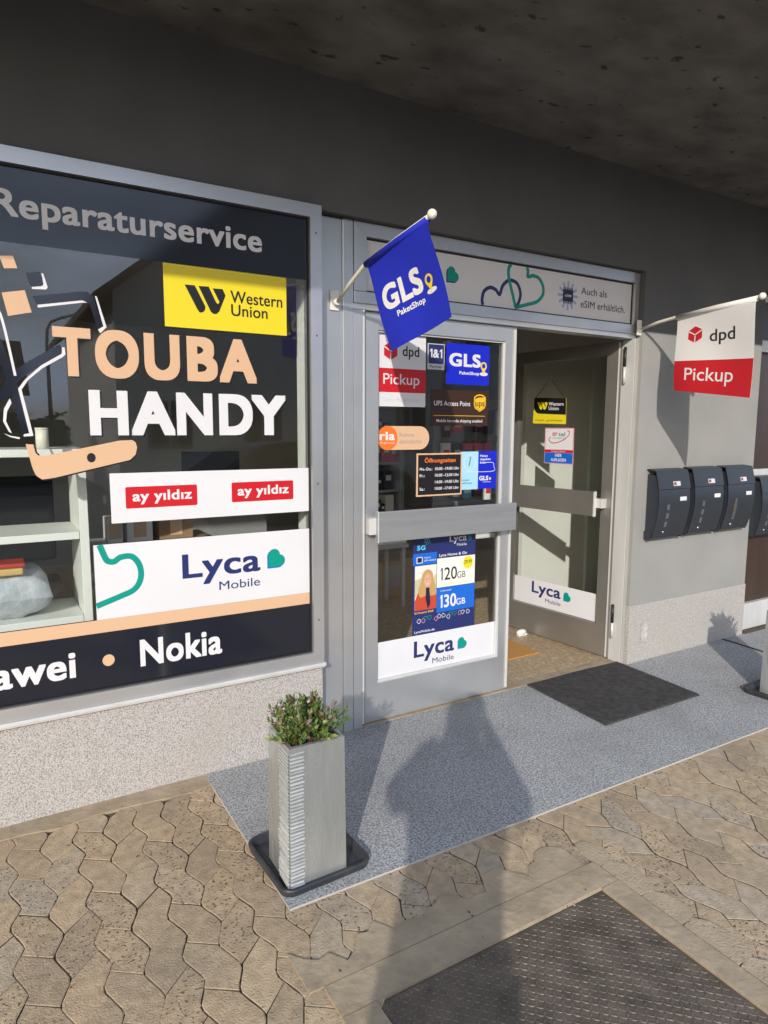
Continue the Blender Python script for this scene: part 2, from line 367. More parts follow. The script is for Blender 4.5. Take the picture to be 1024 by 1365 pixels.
# interlocking zigzag pavers, one sheet of stones
def zig(ph):
    A = .018; f = ph % 1.0
    t = f/.45 if f < .45 else 1-(f-.45)/.55
    return A*(.68*(1-2*t)+.32*cos(pi*t))
PW, PP = .1045, .188
mb = MB(); cols = []; mb.mats = ['joint', 'paver']
for i in range(-24, 68):
    x0 = i*PW; a0, b0 = (.15, .45) if i % 2 == 0 else (0, -.38)
    seg = ([a0+q/8 for q in range(9)], [b0+q/8 for q in range(9)])
    for k in range(0, 27):
        L_ = [(x0+zig(p), -PP*(k+p)+.05) for p in seg[0]]; R_ = [(x0+PW+zig(p), -PP*(k+p)+.05) for p in seg[1]]
        P = L_+R_[::-1]                                  # down the left side, back up the right: counter-clockwise
        jx, jy = random.uniform(-.001, .001), random.uniform(-.001, .001); P = [(x+jx+random.uniform(-.0007, .0007), y+jy+random.uniform(-.0007, .0007)) for x, y in P]
        cx = sum(p[0] for p in P)/len(P); cyy = sum(p[1] for p in P)/len(P)
        if cyy < -5.0 or cyy > -.02 or (cx > 1.2 and cyy > -.75): continue
        if any(.802 < p[0] < 1.658 and -2.4 < p[1] < -1.384 for p in P): continue
        def inset(pts, d):
            out = []; n = len(pts)
            for q in range(n):
                a = Vector(pts[q-1]); b = Vector(pts[q]); c = Vector(pts[(q+1) % n])
                e1 = (b-a).normalized(); e2 = (c-b).normalized()
                nn = (Vector((-e1.y, e1.x))+Vector((-e2.y, e2.x))); nn = nn/max(.3, nn.length)*1.0
                out.append(b+nn*d)
            return out
        z = random.uniform(-.0012, .0008); tx = random.uniform(-.006, .006); ty = random.uniform(-.006, .006)
        o1 = inset(P, random.uniform(.0006, .0018)); o2 = inset(P, .0044)
        n = len(P); b = len(mb.v)
        zz = lambda q, dz: z+dz+(q.x-cx)*tx+(q.y-cyy)*ty
        mb.v += [(q.x, q.y, -.03) for q in o1]+[(q.x, q.y, zz(q, -.0014)) for q in o1]+[(q.x, q.y, zz(q, 0)) for q in o2]
        fs = [tuple(b+2*n+q for q in range(n))]
        for q in range(n):
            w = (q+1) % n; fs += [(b+q, b+w, b+n+w, b+n+q), (b+n+q, b+n+w, b+2*n+w, b+2*n+q)]
        mb.f += fs; mb.m += [1]+[0, 1]*n; mb.sm += [False]*len(fs)
        t = random.random(); cols += [(t, 1.0 if random.random() < .3 else random.random()*.35, random.random(), 1)]*(3*n)
# stone material: tone by stone, pits on some stones
m = bpy.data.materials.new('paver'); m.use_nodes = True; nt = m.node_tree; N = nt.nodes; L = nt.links; b = N['Principled BSDF']
at = N.new('ShaderNodeAttribute'); at.attribute_name = 'stone'; sp = N.new('ShaderNodeSeparateColor'); L.new(at.outputs['Color'], sp.inputs['Color'])
cr = N.new('ShaderNodeValToRGB'); e = cr.color_ramp.elements
e[0].position = 0; e[0].color = (.39, .30, .205, 1); e[1].position = 1; e[1].color = (.43, .36, .275, 1)
for p, c in ((.25, (.49, .365, .235, 1)), (.5, (.45, .345, .23, 1)), (.75, (.53, .40, .26, 1))):
    q = cr.color_ramp.elements.new(p); q.color = c
L.new(sp.outputs['Red'], cr.inputs['Fac'])
tco = N.new('ShaderNodeTexCoord')
def nz(s, d): 
    n = N.new('ShaderNodeTexNoise'); n.inputs['Scale'].default_value = s; n.inputs['Detail'].default_value = d; L.new(tco.outputs['Object'], n.inputs['Vector']); return n.outputs['Fac']
def mr(src, a, c, ta=0, tb=1):
    r = N.new('ShaderNodeMapRange'); r.inputs['From Min'].default_value = a; r.inputs['From Max'].default_value = c; r.inputs['To Min'].default_value = ta; r.inputs['To Max'].default_value = tb; L.new(src, r.inputs['Value']); return r.outputs['Result']
def mm(op, a, c):
    r = N.new('ShaderNodeMath'); r.operation = op; L.new(a, r.inputs[0])
    if isinstance(c, float): r.inputs[1].default_value = c
    else: L.new(c, r.inputs[1])
    return r.outputs[0]
x1 = N.new('ShaderNodeMix'); x1.data_type = 'RGBA'; x1.blend_type = 'MULTIPLY'; x1.inputs['Factor'].default_value = .8
g1 = N.new('ShaderNodeCombineColor'); gv = mr(nz(28, 8), .3, .7, .68, 1.15)
for q in range(3): L.new(gv, g1.inputs[q])
L.new(cr.outputs['Color'], x1.inputs['A']); L.new(g1.outputs[0], x1.inputs['B'])
x2 = N.new('ShaderNodeMix'); x2.data_type = 'RGBA'; x2.inputs['B'].default_value = (.12, .085, .055, 1)
pit = mm('MULTIPLY', mr(nz(95, 3), .60, .66), sp.outputs['Green'])
L.new(x1.outputs['Result'], x2.inputs['A']); L.new(pit, x2.inputs['Factor'])
x3 = N.new('ShaderNodeMix'); x3.data_type = 'RGBA'; x3.inputs['B'].default_value = (.25, .205, .155, 1)
L.new(x2.outputs['Result'], x3.inputs['A']); L.new(mr(nz(2.6, 7), .50, .78, 0, .6), x3.inputs['Factor'])
L.new(x3.outputs['Result'], b.inputs['Base Color']); b.inputs['Roughness'].default_value = .88
bp = N.new('ShaderNodeBump'); bp.inputs['Strength'].default_value = .8; bp.inputs['Distance'].default_value = .004
hh = mm('SUBTRACT', nz(160, 4), mm('MULTIPLY', pit, 1.2)); L.new(hh, bp.inputs['Height']); L.new(bp.outputs['Normal'], b.inputs['Normal'])
MT['paver'] = m; mb.mats = ['joint', 'paver']
pav = struct('paving', mb)
ca = pav.data.color_attributes.new('stone', 'FLOAT_COLOR', 'POINT')
if len(cols) == len(ca.data): ca.data.foreach_set('color', [c for q in cols for c in q])
# cement strips: along the wall, round the hatch (irregular outer edges)
def ragged(x0, x1, y0, y1, jag, seed, sides='S'):
    r = random.Random(seed); pts = []
    n = 26
    for i in range(n+1): pts.append((x0+(x1-x0)*i/n, y0+(r.uniform(-jag, jag) if 'S' in sides else 0)))
    for i in range(n+1): pts.append((x1-(x1-x0)*i/n, y1+(r.uniform(-jag, jag) if 'N' in sides else 0)))
    return pts
flat = lambda u, v, h: Vector((u, v, h))
mb = MB(); mb.prism(ragged(-2.4, .78, -.100, .05, .018, 3), flat, -.02, .0035, 'cement'); struct('mortar_strip', mb)
mb = MB()
mb.prism([(.70, -1.275), (1.735, -1.275), (1.735, -1.38), (.70, -1.38)][::-1], flat, -.03, .0068, 'cement')
mb.prism([(.70, -1.384), (.80, -1.384), (.80, -2.4), (.70, -2.4)][::-1], flat, -.03, .0068, 'cement')
mb.prism([(1.66, -1.384), (1.735, -1.384), (1.735, -2.4), (1.66, -2.4)][::-1], flat, -.03, .0064, 'cement')
# mortar washed over the stones behind the rim, long edge stones beside it
r = random.Random(5)
mb.prism([(.66, -1.271)]+[(1.70, -1.271)]+[(1.70-1.04*i/30, -1.165+r.uniform(-.03, .022)+.03*sin(i*.9)) for i in range(31)], flat, -.03, .0056, 'cement')
ys = [-1.17, -1.30, -1.47, -1.62, -1.80, -1.98, -2.2]
for i in range(6):
    y1, y0 = ys[i]-.004, ys[i+1]+.004; x1 = 1.812+r.uniform(-.012, .018)
    t = [(1.741, y0), (x1-.03, y0-.008), (x1, y0+.035), (x1+.008, (y0+y1)/2), (x1-.004, y1-.03), (x1-.035, y1+.006), (1.741, y1)]
    mb.prism(t, flat, -.03, r.uniform(.0035, .006), 'edge_stone')
struct('concrete_rim', mb)
# tread-plate hatch
H = thing('cellar_hatch', 'dark rusty steel tread plate hatch set in a concrete rim in the paving', 'hatch', (1.23, -1.85, 0))
mb = MB(); mb.box(.806, 1.654, -2.39, -1.386, -.02, -.002, 'hatch', bev=.003); link('plate', mb, H)
mb = MB()
for i in range(51):
    for j in range(60):
        cx = .818+i*.0164; cyy = -1.399-j*.0164
        if cx > 1.642: continue
        a = rad(38 if (i+j) % 2 else -52)+random.uniform(-.08, .08); ca_, sa = cos(a), sin(a); l, w = .0106, .0036
        hh = random.uniform(.0008, .0022); q = [(-l, 0), (0, -w), (l, 0), (0, w)]; base = [Vector((cx+u*ca_-v*sa, cyy+u*sa+v*ca_, -.0022)) for u, v in q]
        top = [Vector((cx+u*.72*ca_-v*.4*sa, cyy+u*.72*sa+v*.4*ca_, -.002+hh)) for u, v in q]
        mb.add(base+top, [(4, 5, 6, 7), (0, 1, 5, 4), (1, 2, 6, 5), (2, 3, 7, 6), (3, 0, 4, 7)], 'hatch')
link('tread', mb, H)

# dry bits of leaf and grit on the stones
mb = MB(); r = random.Random(77)
for i in range(260):
    x, y = r.uniform(-.6, 4.2), r.uniform(-2.2, -1.0)
    if r.random() < .35: x, y = r.uniform(-.4, .72), r.uniform(-1.0, -.05)
    l = r.uniform(.002, .008); a = r.uniform(0, 6.28); z = r.uniform(.0025, .005)+(.004 if .6 < x < 1.9 and y < -1.1 else 0); d = Vector((cos(a), sin(a), r.uniform(-.1, .3)))*l; e_ = Vector((-sin(a), cos(a), r.uniform(-.1, .4)))*l*r.uniform(.15, .6)
    p = Vector((x, y, z)); mb.face([p-d, p-e_, p+d, p+e_], r.choice(('twig', 'soil', 'litter_pale')))
tag(link('leaf_litter', mb), 'dry leaf crumbs and grit scattered over the paving', 'litter', kind='stuff')

# ---- carpet, mats
mb = MB()
cpts = [(.741, -.045), (.737, -.955), (1.08, -.958), (1.8, -.966), (3.34, -.984), (6.4, -1.01), (6.4, -.02), (4.74, -.02), (4.74, -.012), (3.46, -.012), (3.43, .045), (1.50, .045), (1.315, .03), (1.30, -.012), (.741, -.012)]
mb.prism(cpts, flat, -.012, .0065, 'carpet', 'carpet_edge'); solo('carpet', mb, 'speckled blue grey outdoor carpet laid in front of the shop entrance', 'carpet', (2.4, -.5, 0))
mb = MB()
def matgrid(u, v):
    return Vector((2.645+u*.765+(v-.5)*.03, -.555+v*.60, .0155+.0016*sin(u*9)*sin(v*5)))
mb.grid(matgrid, 24, 18, 'doormat')
ed = [matgrid(i/24, 0) for i in range(25)]+[matgrid(1, j/18) for j in range(1, 19)]+[matgrid(1-i/24, 1) for i in range(1, 25)]+[matgrid(0, 1-j/18) for j in range(1, 18)]
n = len(ed); vs = ed+[Vector((p.x+(.006 if p.x > 3.03 else -.006), p.y+(.005 if p.y > -.25 else -.005), .0075)) for p in ed]
mb.add(vs, [(i, n+i, n+(i+1) % n, (i+1) % n) for i in range(n)], 'doormat')
solo('doormat', mb, 'black rubber doormat lying askew on the carpet before the open door', 'doormat', (3.03, -.25, .0075))
mb = MB(); mb.box(2.45, 3.125, .43, .78, .0045, .012, 'orange_mat', bev=.003); solo('doormat', mb, 'orange coir doormat on the shop floor just inside the door', 'doormat', (2.8, .6, .0045))

# ---- the building
B = thing('shop_building', 'dark grey shop building with aluminium shopfront under a deep overhang', 'building', (0, 0, 0))
mb = MB()
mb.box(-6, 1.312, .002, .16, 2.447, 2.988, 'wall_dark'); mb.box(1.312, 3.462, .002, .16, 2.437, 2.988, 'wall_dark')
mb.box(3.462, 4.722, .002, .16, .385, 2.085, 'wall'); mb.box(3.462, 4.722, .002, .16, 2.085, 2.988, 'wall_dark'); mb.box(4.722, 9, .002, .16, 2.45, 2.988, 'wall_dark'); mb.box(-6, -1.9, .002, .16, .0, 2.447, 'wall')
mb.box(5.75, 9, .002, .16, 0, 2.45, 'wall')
link('wall', mb, B)
mb = MB(); mb.box(-1.9, 1.309, -.004, .2, -.05, .392, 'plinth'); link('plinth', mb, B)
mb = MB(); mb.box(3.464, 4.724, -.006, .16, -.05, .384, 'plinth', bev=.004); link('plinth', mb, B)
mb = MB(); mb.box(-6, 9, -1.70, .155, 2.987, 3.30, 'soffit'); link('canopy', mb, B)
mb = MB(); mb.box(-6, 9, -1.66, 7, 3.302, 6.2, 'wall'); link('upper_storey', mb, B)
# interior shell
mb = MB()
mb.box(-1.9, -1.8, .2, 5.2, 0, 2.6, 'int_wall'); mb.box(-1.8, 6.5, 5.1, 5.2, 0, 2.6, 'int_wall'); mb.box(6.5, 6.6, .2, 5.2, 0, 2.6, 'int_wall')
mb.box(3.74, 6.5, 1.30, 1.42, .0045, 2.6, 'int_wall'); mb.box(3.60, 6.5, .162, .26, 0, 2.6, 'int_wall')
mb.box(-1.8, 1.35, .162, .2, 2.44, 2.6, 'int_wall'); mb.box(1.35, 3.6, .162, .2, 2.44, 2.6, 'int_wall')
mb.box(-1.8, 1.33, .2, .26, .05, .39, 'int_wall'); mb.box(1.33, 1.52, .14, .26, .004, 2.6, 'int_wall')
link('interior_wall', mb, B)
mb = MB(); mb.box(-1.85, 6.55, .165, 5.15, 2.596, 2.66, 'int_ceiling'); link('interior_ceiling', mb, B)
mb = MB(); mb.box(-1.8, 6.5, .125, 5.1, -.05, .004, 'terrazzo'); struct('floor', mb)
mb = MB(); mb.box(1.50, 3.464, .05, .122, -.05, .0085, 'cement', bev=.003); struct('threshold', mb)
# shop window
Wd = bpy.data.objects.new('shop_window', None); COL.objects.link(Wd); Wd.parent = B
def frame_rect(mb, x0, x1, z0, z1, w, y0, y1, k, top=None, bot=None):
    t = top or w; b_ = bot or w
    f = lambda u, v, h: Vector((u, h, v))
    mb.prism([(x0, z1), (x0+w, z1-t), (x1-w, z1-t), (x1, z1)], f, y0, y1, k)
    mb.prism([(x0, z0), (x1, z0), (x1-w, z0+b_), (x0+w, z0+b_)], f, y0, y1, k)
    mb.prism([(x0, z0), (x0+w, z0+b_), (x0+w, z1-t), (x0, z1)], f, y0, y1, k)
    mb.prism([(x1, z0), (x1, z1), (x1-w, z1-t), (x1-w, z0+b_)], f, y0, y1, k)
mb = MB(); frame_rect(mb, -1.85, 1.311, .404, 2.447, .054, -.022, .05, 'alu', bot=.062); link('frame', mb, Wd)
mb = MB(); mb.box(-1.86, 1.316, -.034, -.0225, .398, .414, 'alu_light', bev=.003); mb.box(-1.86, 1.312, -.028, .0, .392, .3975, 'alu_light'); link('sill', mb, Wd)
mb = MB(); frame_rect(mb, -1.79, 1.257, .466, 2.393, .006, -.006, .012, 'rubber'); link('gasket', mb, Wd)
for z in (.62, 1.25, 1.90, 2.33):
    mb = MB(); mb.sphere((1.284, -.0222, z), .0045, 'mail_dirt', 10, 6, (1, .35, 1)); link('screw', mb, Wd)
def pane(x0, x1, y0, y1, z0, z1, parent, name='glass'):
    mb = MB()
    mb.face([(x0, y0, z0), (x1, y0, z0), (x1, y0, z1), (x0, y0, z1)], 'glass')
    mb.face([(x0, y1, z0), (x0, y1, z1), (x1, y1, z1), (x1, y1, z0)], 'glass_back')
    for q in ([(x0, y0, z0), (x0, y0, z1), (x0, y1, z1), (x0, y1, z0)], [(x1, y0, z0), (x1, y1, z0), (x1, y1, z1), (x1, y0, z1)],
              [(x0, y0, z1), (x1, y0, z1), (x1, y1, z1), (x0, y1, z1)], [(x0, y0, z0), (x0, y1, z0), (x1, y1, z0), (x1, y0, z0)]): mb.face(q, 'glass_back')
    return link(name, mb, parent)
pane(-1.783, 1.250, .003, .011, .473, 2.387, Wd)
mb = MB(); mb.box(1.258, 1.325, .052, .139, .40, 2.44, 'white_lam'); link('inner_post', mb, Wd)
# post between window and door
mb = MB(); mb.box(1.313, 1.445, .050, .13, .0, 2.432, 'alu', bev=.003); mb.box(1.447, 1.500, .044, .13, 0, 2.434, 'alu', bev=.003)
mb.box(1.313, 1.500, .028, .049, 2.4345, 2.4365, 'rubber')
link('door_post', mb, B)
# entrance frame with transom light
F = bpy.data.objects.new('entrance_frame', None); COL.objects.link(F); F.parent = B
mb = MB()
f = lambda u, v, h: Vector((u, h, v))
mb.prism([(1.503, 2.432), (1.57, 2.372), (3.425, 2.372), (3.461, 2.432)], f, .042, .12, 'alu')
mb.prism([(1.503, 2.128), (1.57, 2.128), (1.57, 2.371), (1.503, 2.431)], f, .0425, .12, 'alu')
mb.prism([(3.425, 2.128), (3.461, 2.128), (3.461, 2.431), (3.425, 2.371)], f, .0425, .12, 'alu')
mb.box(1.503, 3.461, .040, .13, 2.072, 2.127, 'alu', bev=.003); mb.box(1.503, 3.461, .046, .13, 2.046, 2.0715, 'alu', bev=.002)
mb.box(1.503, 1.552, .046, .13, .0, 2.0455, 'alu', bev=.002); mb.box(1.5535, 1.566, .05, .13, .02, 2.045, 'alu_light', bev=.002)
link('frame', mb, F)
mb = MB()
mb.box(3.436, 3.461, .022, .13, .0, 2.0455, 'jamb_grey', bev=.003); mb.box(3.432, 3.4355, .03, .12, .008, 2.045, 'alu_light')
link('jamb', mb, F)
mb = MB(); frame_rect(mb, 1.57, 3.425, 2.128, 2.372, .008, .062, .075, 'rubber'); link('gasket', mb, F)
mb = MB()
for z in (1.78, .16):
    mb = MB(); mb.tube([(3.4205, .092, z), (3.4205, .092, z+.10)], .0085, 'alu_light', 10)
    mb.tube([(3.4205, .092, z+.10), (3.4205, .092, z+.22)], .0088, 'black_plastic', 10); link('hinge', mb, F)
pane(1.578, 3.417, .066, .073, 2.136, 2.364, F)
# fixed left leaf
D = bpy.data.objects.new('door_leaf', None); COL.objects.link(D); D.parent = B
mb = MB(); frame_rect(mb, 1.574, 2.522, .012, 2.043, .077, .072, .118, 'alu', top=.078, bot=.198)
link('frame', mb, D)
mb = MB(); mb.box(2.500, 2.516, .0655, .0715, .02, 2.03, 'alu_light', bev=.002); mb.box(1.5675, 1.573, .06, .11, .02, 2.045, 'rubber'); link('edge_strip', mb, D)
mb = MB(); frame_rect(mb, 1.651, 2.445, .21, 1.965, .009, .082, .094, 'alu_light'); link('glazing_bead', mb, D)
pane(1.660, 2.436, .1, .107, .219, 1.956, D)
mb = MB(); mb.box(1.611, 2.492, .000, .022, .948, 1.098, 'alu_brushed', bev=.0035); mb.box(1.612, 1.6165, -.002, .0235, .947, 1.099, 'alu_light')
mb.box(1.578, 1.640, .0225, .0715, .985, 1.066, 'alu_light', bev=.002); mb.box(2.42, 2.48, .0225, .0715, .985, 1.066, 'alu_light', bev=.002)
link('push_bar', mb, D)
# open right leaf, swung inwards about its hinges
HG = Vector((3.43, .125, 0)); ANG = rad(5)
dS = Vector((-sin(ANG), cos(ANG), 0)); nO = Vector((-cos(ANG), -sin(ANG), 0))
def leafP(s_, h, z): return HG+dS*s_+nO*h+Vector((0, 0, z))
OM = Matrix(((dS.x, nO.x, 0, HG.x), (dS.y, nO.y, 0, HG.y), (0, 0, 1, 0), (0, 0, 0, 1)))
O_ = bpy.data.objects.new('door_leaf', None); COL.objects.link(O_); O_.parent = B; O_['label'] = 'right glazed door leaf standing open into the shop'
f = lambda u, v, h: leafP(u, h, v)
def oframe(mb, s0, s1, z0, z1, w, t, b_, h0, h1, k, w2=None):
    w2 = w2 or w
    mb.prism([(s0, z1), (s1, z1), (s1-w2, z1-t), (s0+w, z1-t)], f, h0, h1, k); mb.prism([(s0, z0), (s0+w, z0+b_), (s1-w2, z0+b_), (s1, z0)], f, h0, h1, k)
    mb.prism([(s0, z0), (s0, z1), (s0+w, z1-t), (s0+w, z0+b_)], f, h0, h1, k); mb.prism([(s1, z0), (s1-w2, z0+b_), (s1-w2, z1-t), (s1, z1)], f, h0, h1, k)
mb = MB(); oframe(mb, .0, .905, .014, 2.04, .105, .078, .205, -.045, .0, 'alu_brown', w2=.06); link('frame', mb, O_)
mb = MB(); mb.box(-.004, .012, -.04, -.005, .016, 2.038, 'alu_light', M=OM); mb.box(.013, .02, .0005, .006, .016, 2.038, 'alu_light', M=OM); link('edge_strip', mb, O_)
mb = MB()
q = [leafP(.105, -.02, .22), leafP(.845, -.02, .22), leafP(.845, -.02, 1.962), leafP(.105, -.02, 1.962)]
q2 = [p-nO*.006 for p in q]
mb.face(q, 'glass'); mb.face(q2[::-1], 'glass_back')
for i in range(4): mb.face([q[i], q2[i], q2[(i+1) % 4], q[(i+1) % 4]], 'glass_back')
link('glass', mb, O_)
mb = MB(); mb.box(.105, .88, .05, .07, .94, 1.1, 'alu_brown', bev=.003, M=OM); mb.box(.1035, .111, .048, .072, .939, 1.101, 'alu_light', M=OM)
mb.box(.06, .125, .0005, .0495, .995, 1.055, 'alu_light', bev=.002, M=OM); mb.box(.80, .87, .0005, .0495, .985, 1.065, 'alu_light', bev=.002, M=OM)
link('push_bar', mb, O_)
# side door with brown panels at the right
S_ = bpy.data.objects.new('side_door', None); COL.objects.link(S_); S_.parent = B
mb = MB()
mb.box(4.726, 4.80, .06, .15, 0, 2.449, 'alu_light', bev=.003)
for z0, z1 in ((2.40, 2.449), (2.056, 2.136), (1.13, 1.213), (.0, .20)): mb.box(4.802, 5.70, .062, .15, z0, z1, 'alu_light', bev=.003)
mb.box(5.702, 5.75, .06, .15, 0, 2.449, 'alu_light', bev=.003); link('frame', mb, S_)
mb = MB()
for z0, z1 in ((2.137, 2.399), (1.214, 2.055), (.201, 1.129)): mb.box(4.80, 5.702, .095, .12, z0, z1, 'brown_panel')
link('panel', mb, S_)
# socket plate on the plinth
mb = MB(); mb.box(3.575, 3.650, -.0125, -.0062, .13, .275, 'plinth', bev=.004); mb.box(3.594, 3.634, -.0150, -.0126, .160, .250, 'plinth_pale', bev=.003)
solo('wall_socket', mb, 'old pale socket plate painted over on the plinth beside the open door', 'socket', (3.61, -.01, .2))

# ================================================================== WINDOW LETTERING AND STICKERS
GY = .003
# dark header band
s = Sign(facade(GY)); s.sheet([(-1.78, 2.135), (1.249, 2.135), (1.249, 2.386), (-1.78, 2.386)], 'v_navyfilm', .0008)
s.text('lettering', 'Reparaturservice', .078, 1.047, 2.2215, 2.3125, 'v_white', 2, .026)
s.done('window_banner', 'dark band with white repair service lettering along the top of the shop window', 'lettering', (-.2, GY, 2.26))
# dark bottom band with peach stripe
s = Sign(facade(GY)); s.sheet([(-1.78, .474), (1.249, .474), (1.249, .752), (-1.78, .752)], 'v_navyfilm', .0008)
s.rect('stripe', -1.78, .697, 1.249, .749, 'v_peach', 1)
s.text('lettering', 'Huawei', -.205, .258, .533, .642, 'v_white', 2, .030); s.text('lettering#2', 'Nokia', .497, .834, .532, .646, 'v_white', 2, .030)
s.poly('dot', disc_pts(.377, .582, .0225, .0235), 'v_peach', 2)
s.done('window_banner', 'dark band with a peach stripe and white words along the window bottom', 'lettering', (-.2, GY, .6))
# shop name with phone emblem
SH = dict(
 sq1=[(.088, 2.086), (.130, 2.091), (.141, 2.050), (.100, 2.045)], sq2=[(.088, 1.962), (.16, 1.978), (.178, 1.903), (.103, 1.884)],
 sqd=[(.167, 2.039), (.212, 2.047), (.222, 2.002), (.183, 1.991), (.175, 2.003)],
 sqw=[(.216, 2.042), (.222, 2.041), (.234, 1.995), (.228, 1.987), (.183, 1.984), (.183, 1.991), (.216, 1.997), (.221, 2.005)],
 phtop=[(.185, 1.96), (.343, 1.993), (.367, 1.993), (.384, 1.979), (.416, 1.87), (.397, 1.853), (.389, 1.878), (.371, 1.949), (.359, 1.96), (.196, 1.932)],
 phtopw=[(.198, 1.931), (.347, 1.961), (.363, 1.954), (.347, 1.953), (.198, 1.921)], phrw=[(.39, 1.982), (.397, 1.979), (.426, 1.871), (.403, 1.847), (.395, 1.86), (.415, 1.873)],
 sww=[(.27, 1.788), (.279, 1.786), (.28, 1.762), (.27, 1.752), (.201, 1.708), (.154, 1.665), (.131, 1.63), (.16, 1.466), (.129, 1.463), (.129, 1.471), (.147, 1.475), (.12, 1.633), (.143, 1.665), (.196, 1.717), (.268, 1.764)],
 loopw=[(.092, 1.598), (.097, 1.583), (.081, 1.551), (.076, 1.517), (.092, 1.475), (.083, 1.48), (.067, 1.517), (.072, 1.561)], loopw2=[(.066, 1.475), (.087, 1.466), (.117, 1.46), (.114, 1.454), (.087, 1.461)],
 hand=[(.133, 1.436), (.161, 1.434), (.165, 1.41), (.176, 1.397), (.196, 1.393), (.454, 1.447), (.500, 1.449), (.513, 1.440), (.518, 1.419), (.511, 1.392), (.49, 1.372), (.221, 1.311), (.18, 1.306), (.161, 1.321), (.151, 1.347)])
s = Sign(facade(GY)); s.th = .0003
def pl(k, c, L, off=(0, 0)): s.poly('emblem', [(u+off[0], v+off[1]) for u, v in SH[k]], c, L)
for k in ('sq1', 'sq2'): pl(k, 'v_peach', 2)
pl('sqd', 'v_navyfilm', 2); pl('sqw', 'v_white', 3); pl('phtop', 'v_navyfilm', 2); pl('phtopw', 'v_white', 3); pl('phrw', 'v_white', 3)
s.stroke('emblem', [(.03, 1.90), (.079, 1.74), (.10, 1.66), (.128, 1.53), (.138, 1.472)], .030, 'v_navyfilm', 2)
s.stroke('emblem', [(.050, 1.60), (.08, 1.62), (.115, 1.675), (.18, 1.725), (.272, 1.782)], .034, 'v_navyfilm', 2.4)
s.stroke('emblem', [(.055, 1.93), (.083, 1.875), (.114, 1.678)], .0085, 'v_white', 3)
for k in ('sww', 'loopw', 'loopw2'): pl(k, 'v_white', 3.4)
pl('hand', 'v_black', 2, (.004, -.005)); 
s.poly('emblem', SH['hand'], 'v_peach', 3.6)
s.poly('emblem', disc_pts(.3505, 1.383, .0155, .018), 'v_navyfilm', 4)
s.poly('emblem', [(.158, 1.433), (.161, 1.434), (.168, 1.408), (.178, 1.396), (.172, 1.394), (.163, 1.405)], 'v_black', 4)
for dx, dz, c, L in ((.006, -.005, 'v_black', 4.5), (0, 0, None, 5.5)):
    for ch, a, b_ in (('T', .240, .368), ('O', .381, .538), ('U', .558, .694), ('B', .722, .846), ('A', .853, 1.014)):
        s.text('name', ch, a+dx, b_+dx, 1.681+dz, 1.864+dz, c or 'v_peach', L, .050)
    for ch, a, b_ in (('H', .351, .490), ('A', .500, .668), ('N', .674, .820), ('D', .847, .992), ('Y', .986, 1.144)):
        s.text('name', ch, a+dx, b_+dx, 1.464+dz, 1.640+dz, c or 'v_white', L, .050)
p0 = s.parts.pop('name'); root = solo('shop_name_lettering', p0, 'big peach and white shop name with a drawn phone emblem on the window', 'lettering', (.7, GY, 1.66))
link('emblem', s.parts['emblem'], root)
# yellow money transfer sign
WUL = [(.722, 2.059), (.762, 2.06), (.803, 1.982), (.801, 1.968), (.792, 1.958), (.779, 1.956), (.771, 1.966)]
WUR = [(.777, 2.059), (.818, 2.061), (.848, 2.001), (.854, 1.996), (.861, 2.004), (.834, 2.056), (.875, 2.057), (.887, 2.033), (.859, 1.967), (.847, 1.956), (.833, 1.956), (.824, 1.964)]
s = Sign(facade(GY)); s.sheet([(.641, 1.892), (1.153, 1.892), (1.153, 2.133), (.641, 2.133)], 'v_yellow', .0013)
s.poly('emblem', WUL, 'v_black', 1); s.poly('emblem', WUR, 'v_black', 1)
s.text('lettering', 'Western', .907, 1.134, 2.007, 2.056, 'v_black', 1, .012); s.text('lettering', 'Union', .909, 1.067, 1.955, 2.002, 'v_black', 1, .012)
s.done('window_sign', 'yellow sign with a black slanted emblem and lettering on the shop window', 'sign', (.9, GY, 2.01))
# red badges strip
s = Sign(facade(GY)); s.sheet([(.412, 1.126), (1.249, 1.126), (1.249, 1.321), (.412, 1.321)], 'v_white', .0013)
for i, (u0, u1, v0, v1) in enumerate(((.467, .747, 1.181, 1.266), (.893, 1.174, 1.184, 1.268))):
    s.poly('badge#%d' % i, rrect(u0, v0, u1, v1, .006), 'v_red', 1)
    s.text('lettering#%d' % i, 'ay yıldız', u0+.026, u1-.022, v0+.027, v1-.016, 'v_white', 2, .03)
s.done('window_sign', 'white strip with two red badges on the shop window', 'sign', (.83, GY, 1.22))
def lyca(s, u0, u1, base, cap, mu0, mu1, mb_, mc, hu, hv, hs, c='v_navy'):
    s.text('lettering', 'Lyca', u0, u1, base, cap, c, 2, .022); s.text('lettering', 'Mobile', mu0, mu1, mb_, mc, c, 2, .0)
    s.poly('emblem', [(a-.07*hs, b_-.06*hs) for a, b_ in heart(hu, hv, hs)], 'v_midblue' if c == 'v_navy' else 'v_cyan', 1)
    s.poly('emblem', heart(hu, hv, hs), 'v_teal', 2)
s = Sign(facade(GY)); s.sheet([(.342, .7495), (1.249, .7495), (1.249, 1.046), (.342, 1.046)], 'v_white', .0016)
hp = [(.364, 1.046), (.384, .990), (.396, .978), (.415, .976), (.44, .991), (.482, .989), (.509, .95), (.511, .898), (.485, .856), (.427, .833), (.343, .806)]
s.stroke('heart_outline', hp, .023, 'v_teal', 1)
lyca(s, .676, 1.014, .876, .979, .829, 1.011, .811, .848, 1.052, .886, .082)
s.done('window_sign', 'large white banner with a teal heart outline on the shop window', 'sign', (.8, GY, .9))
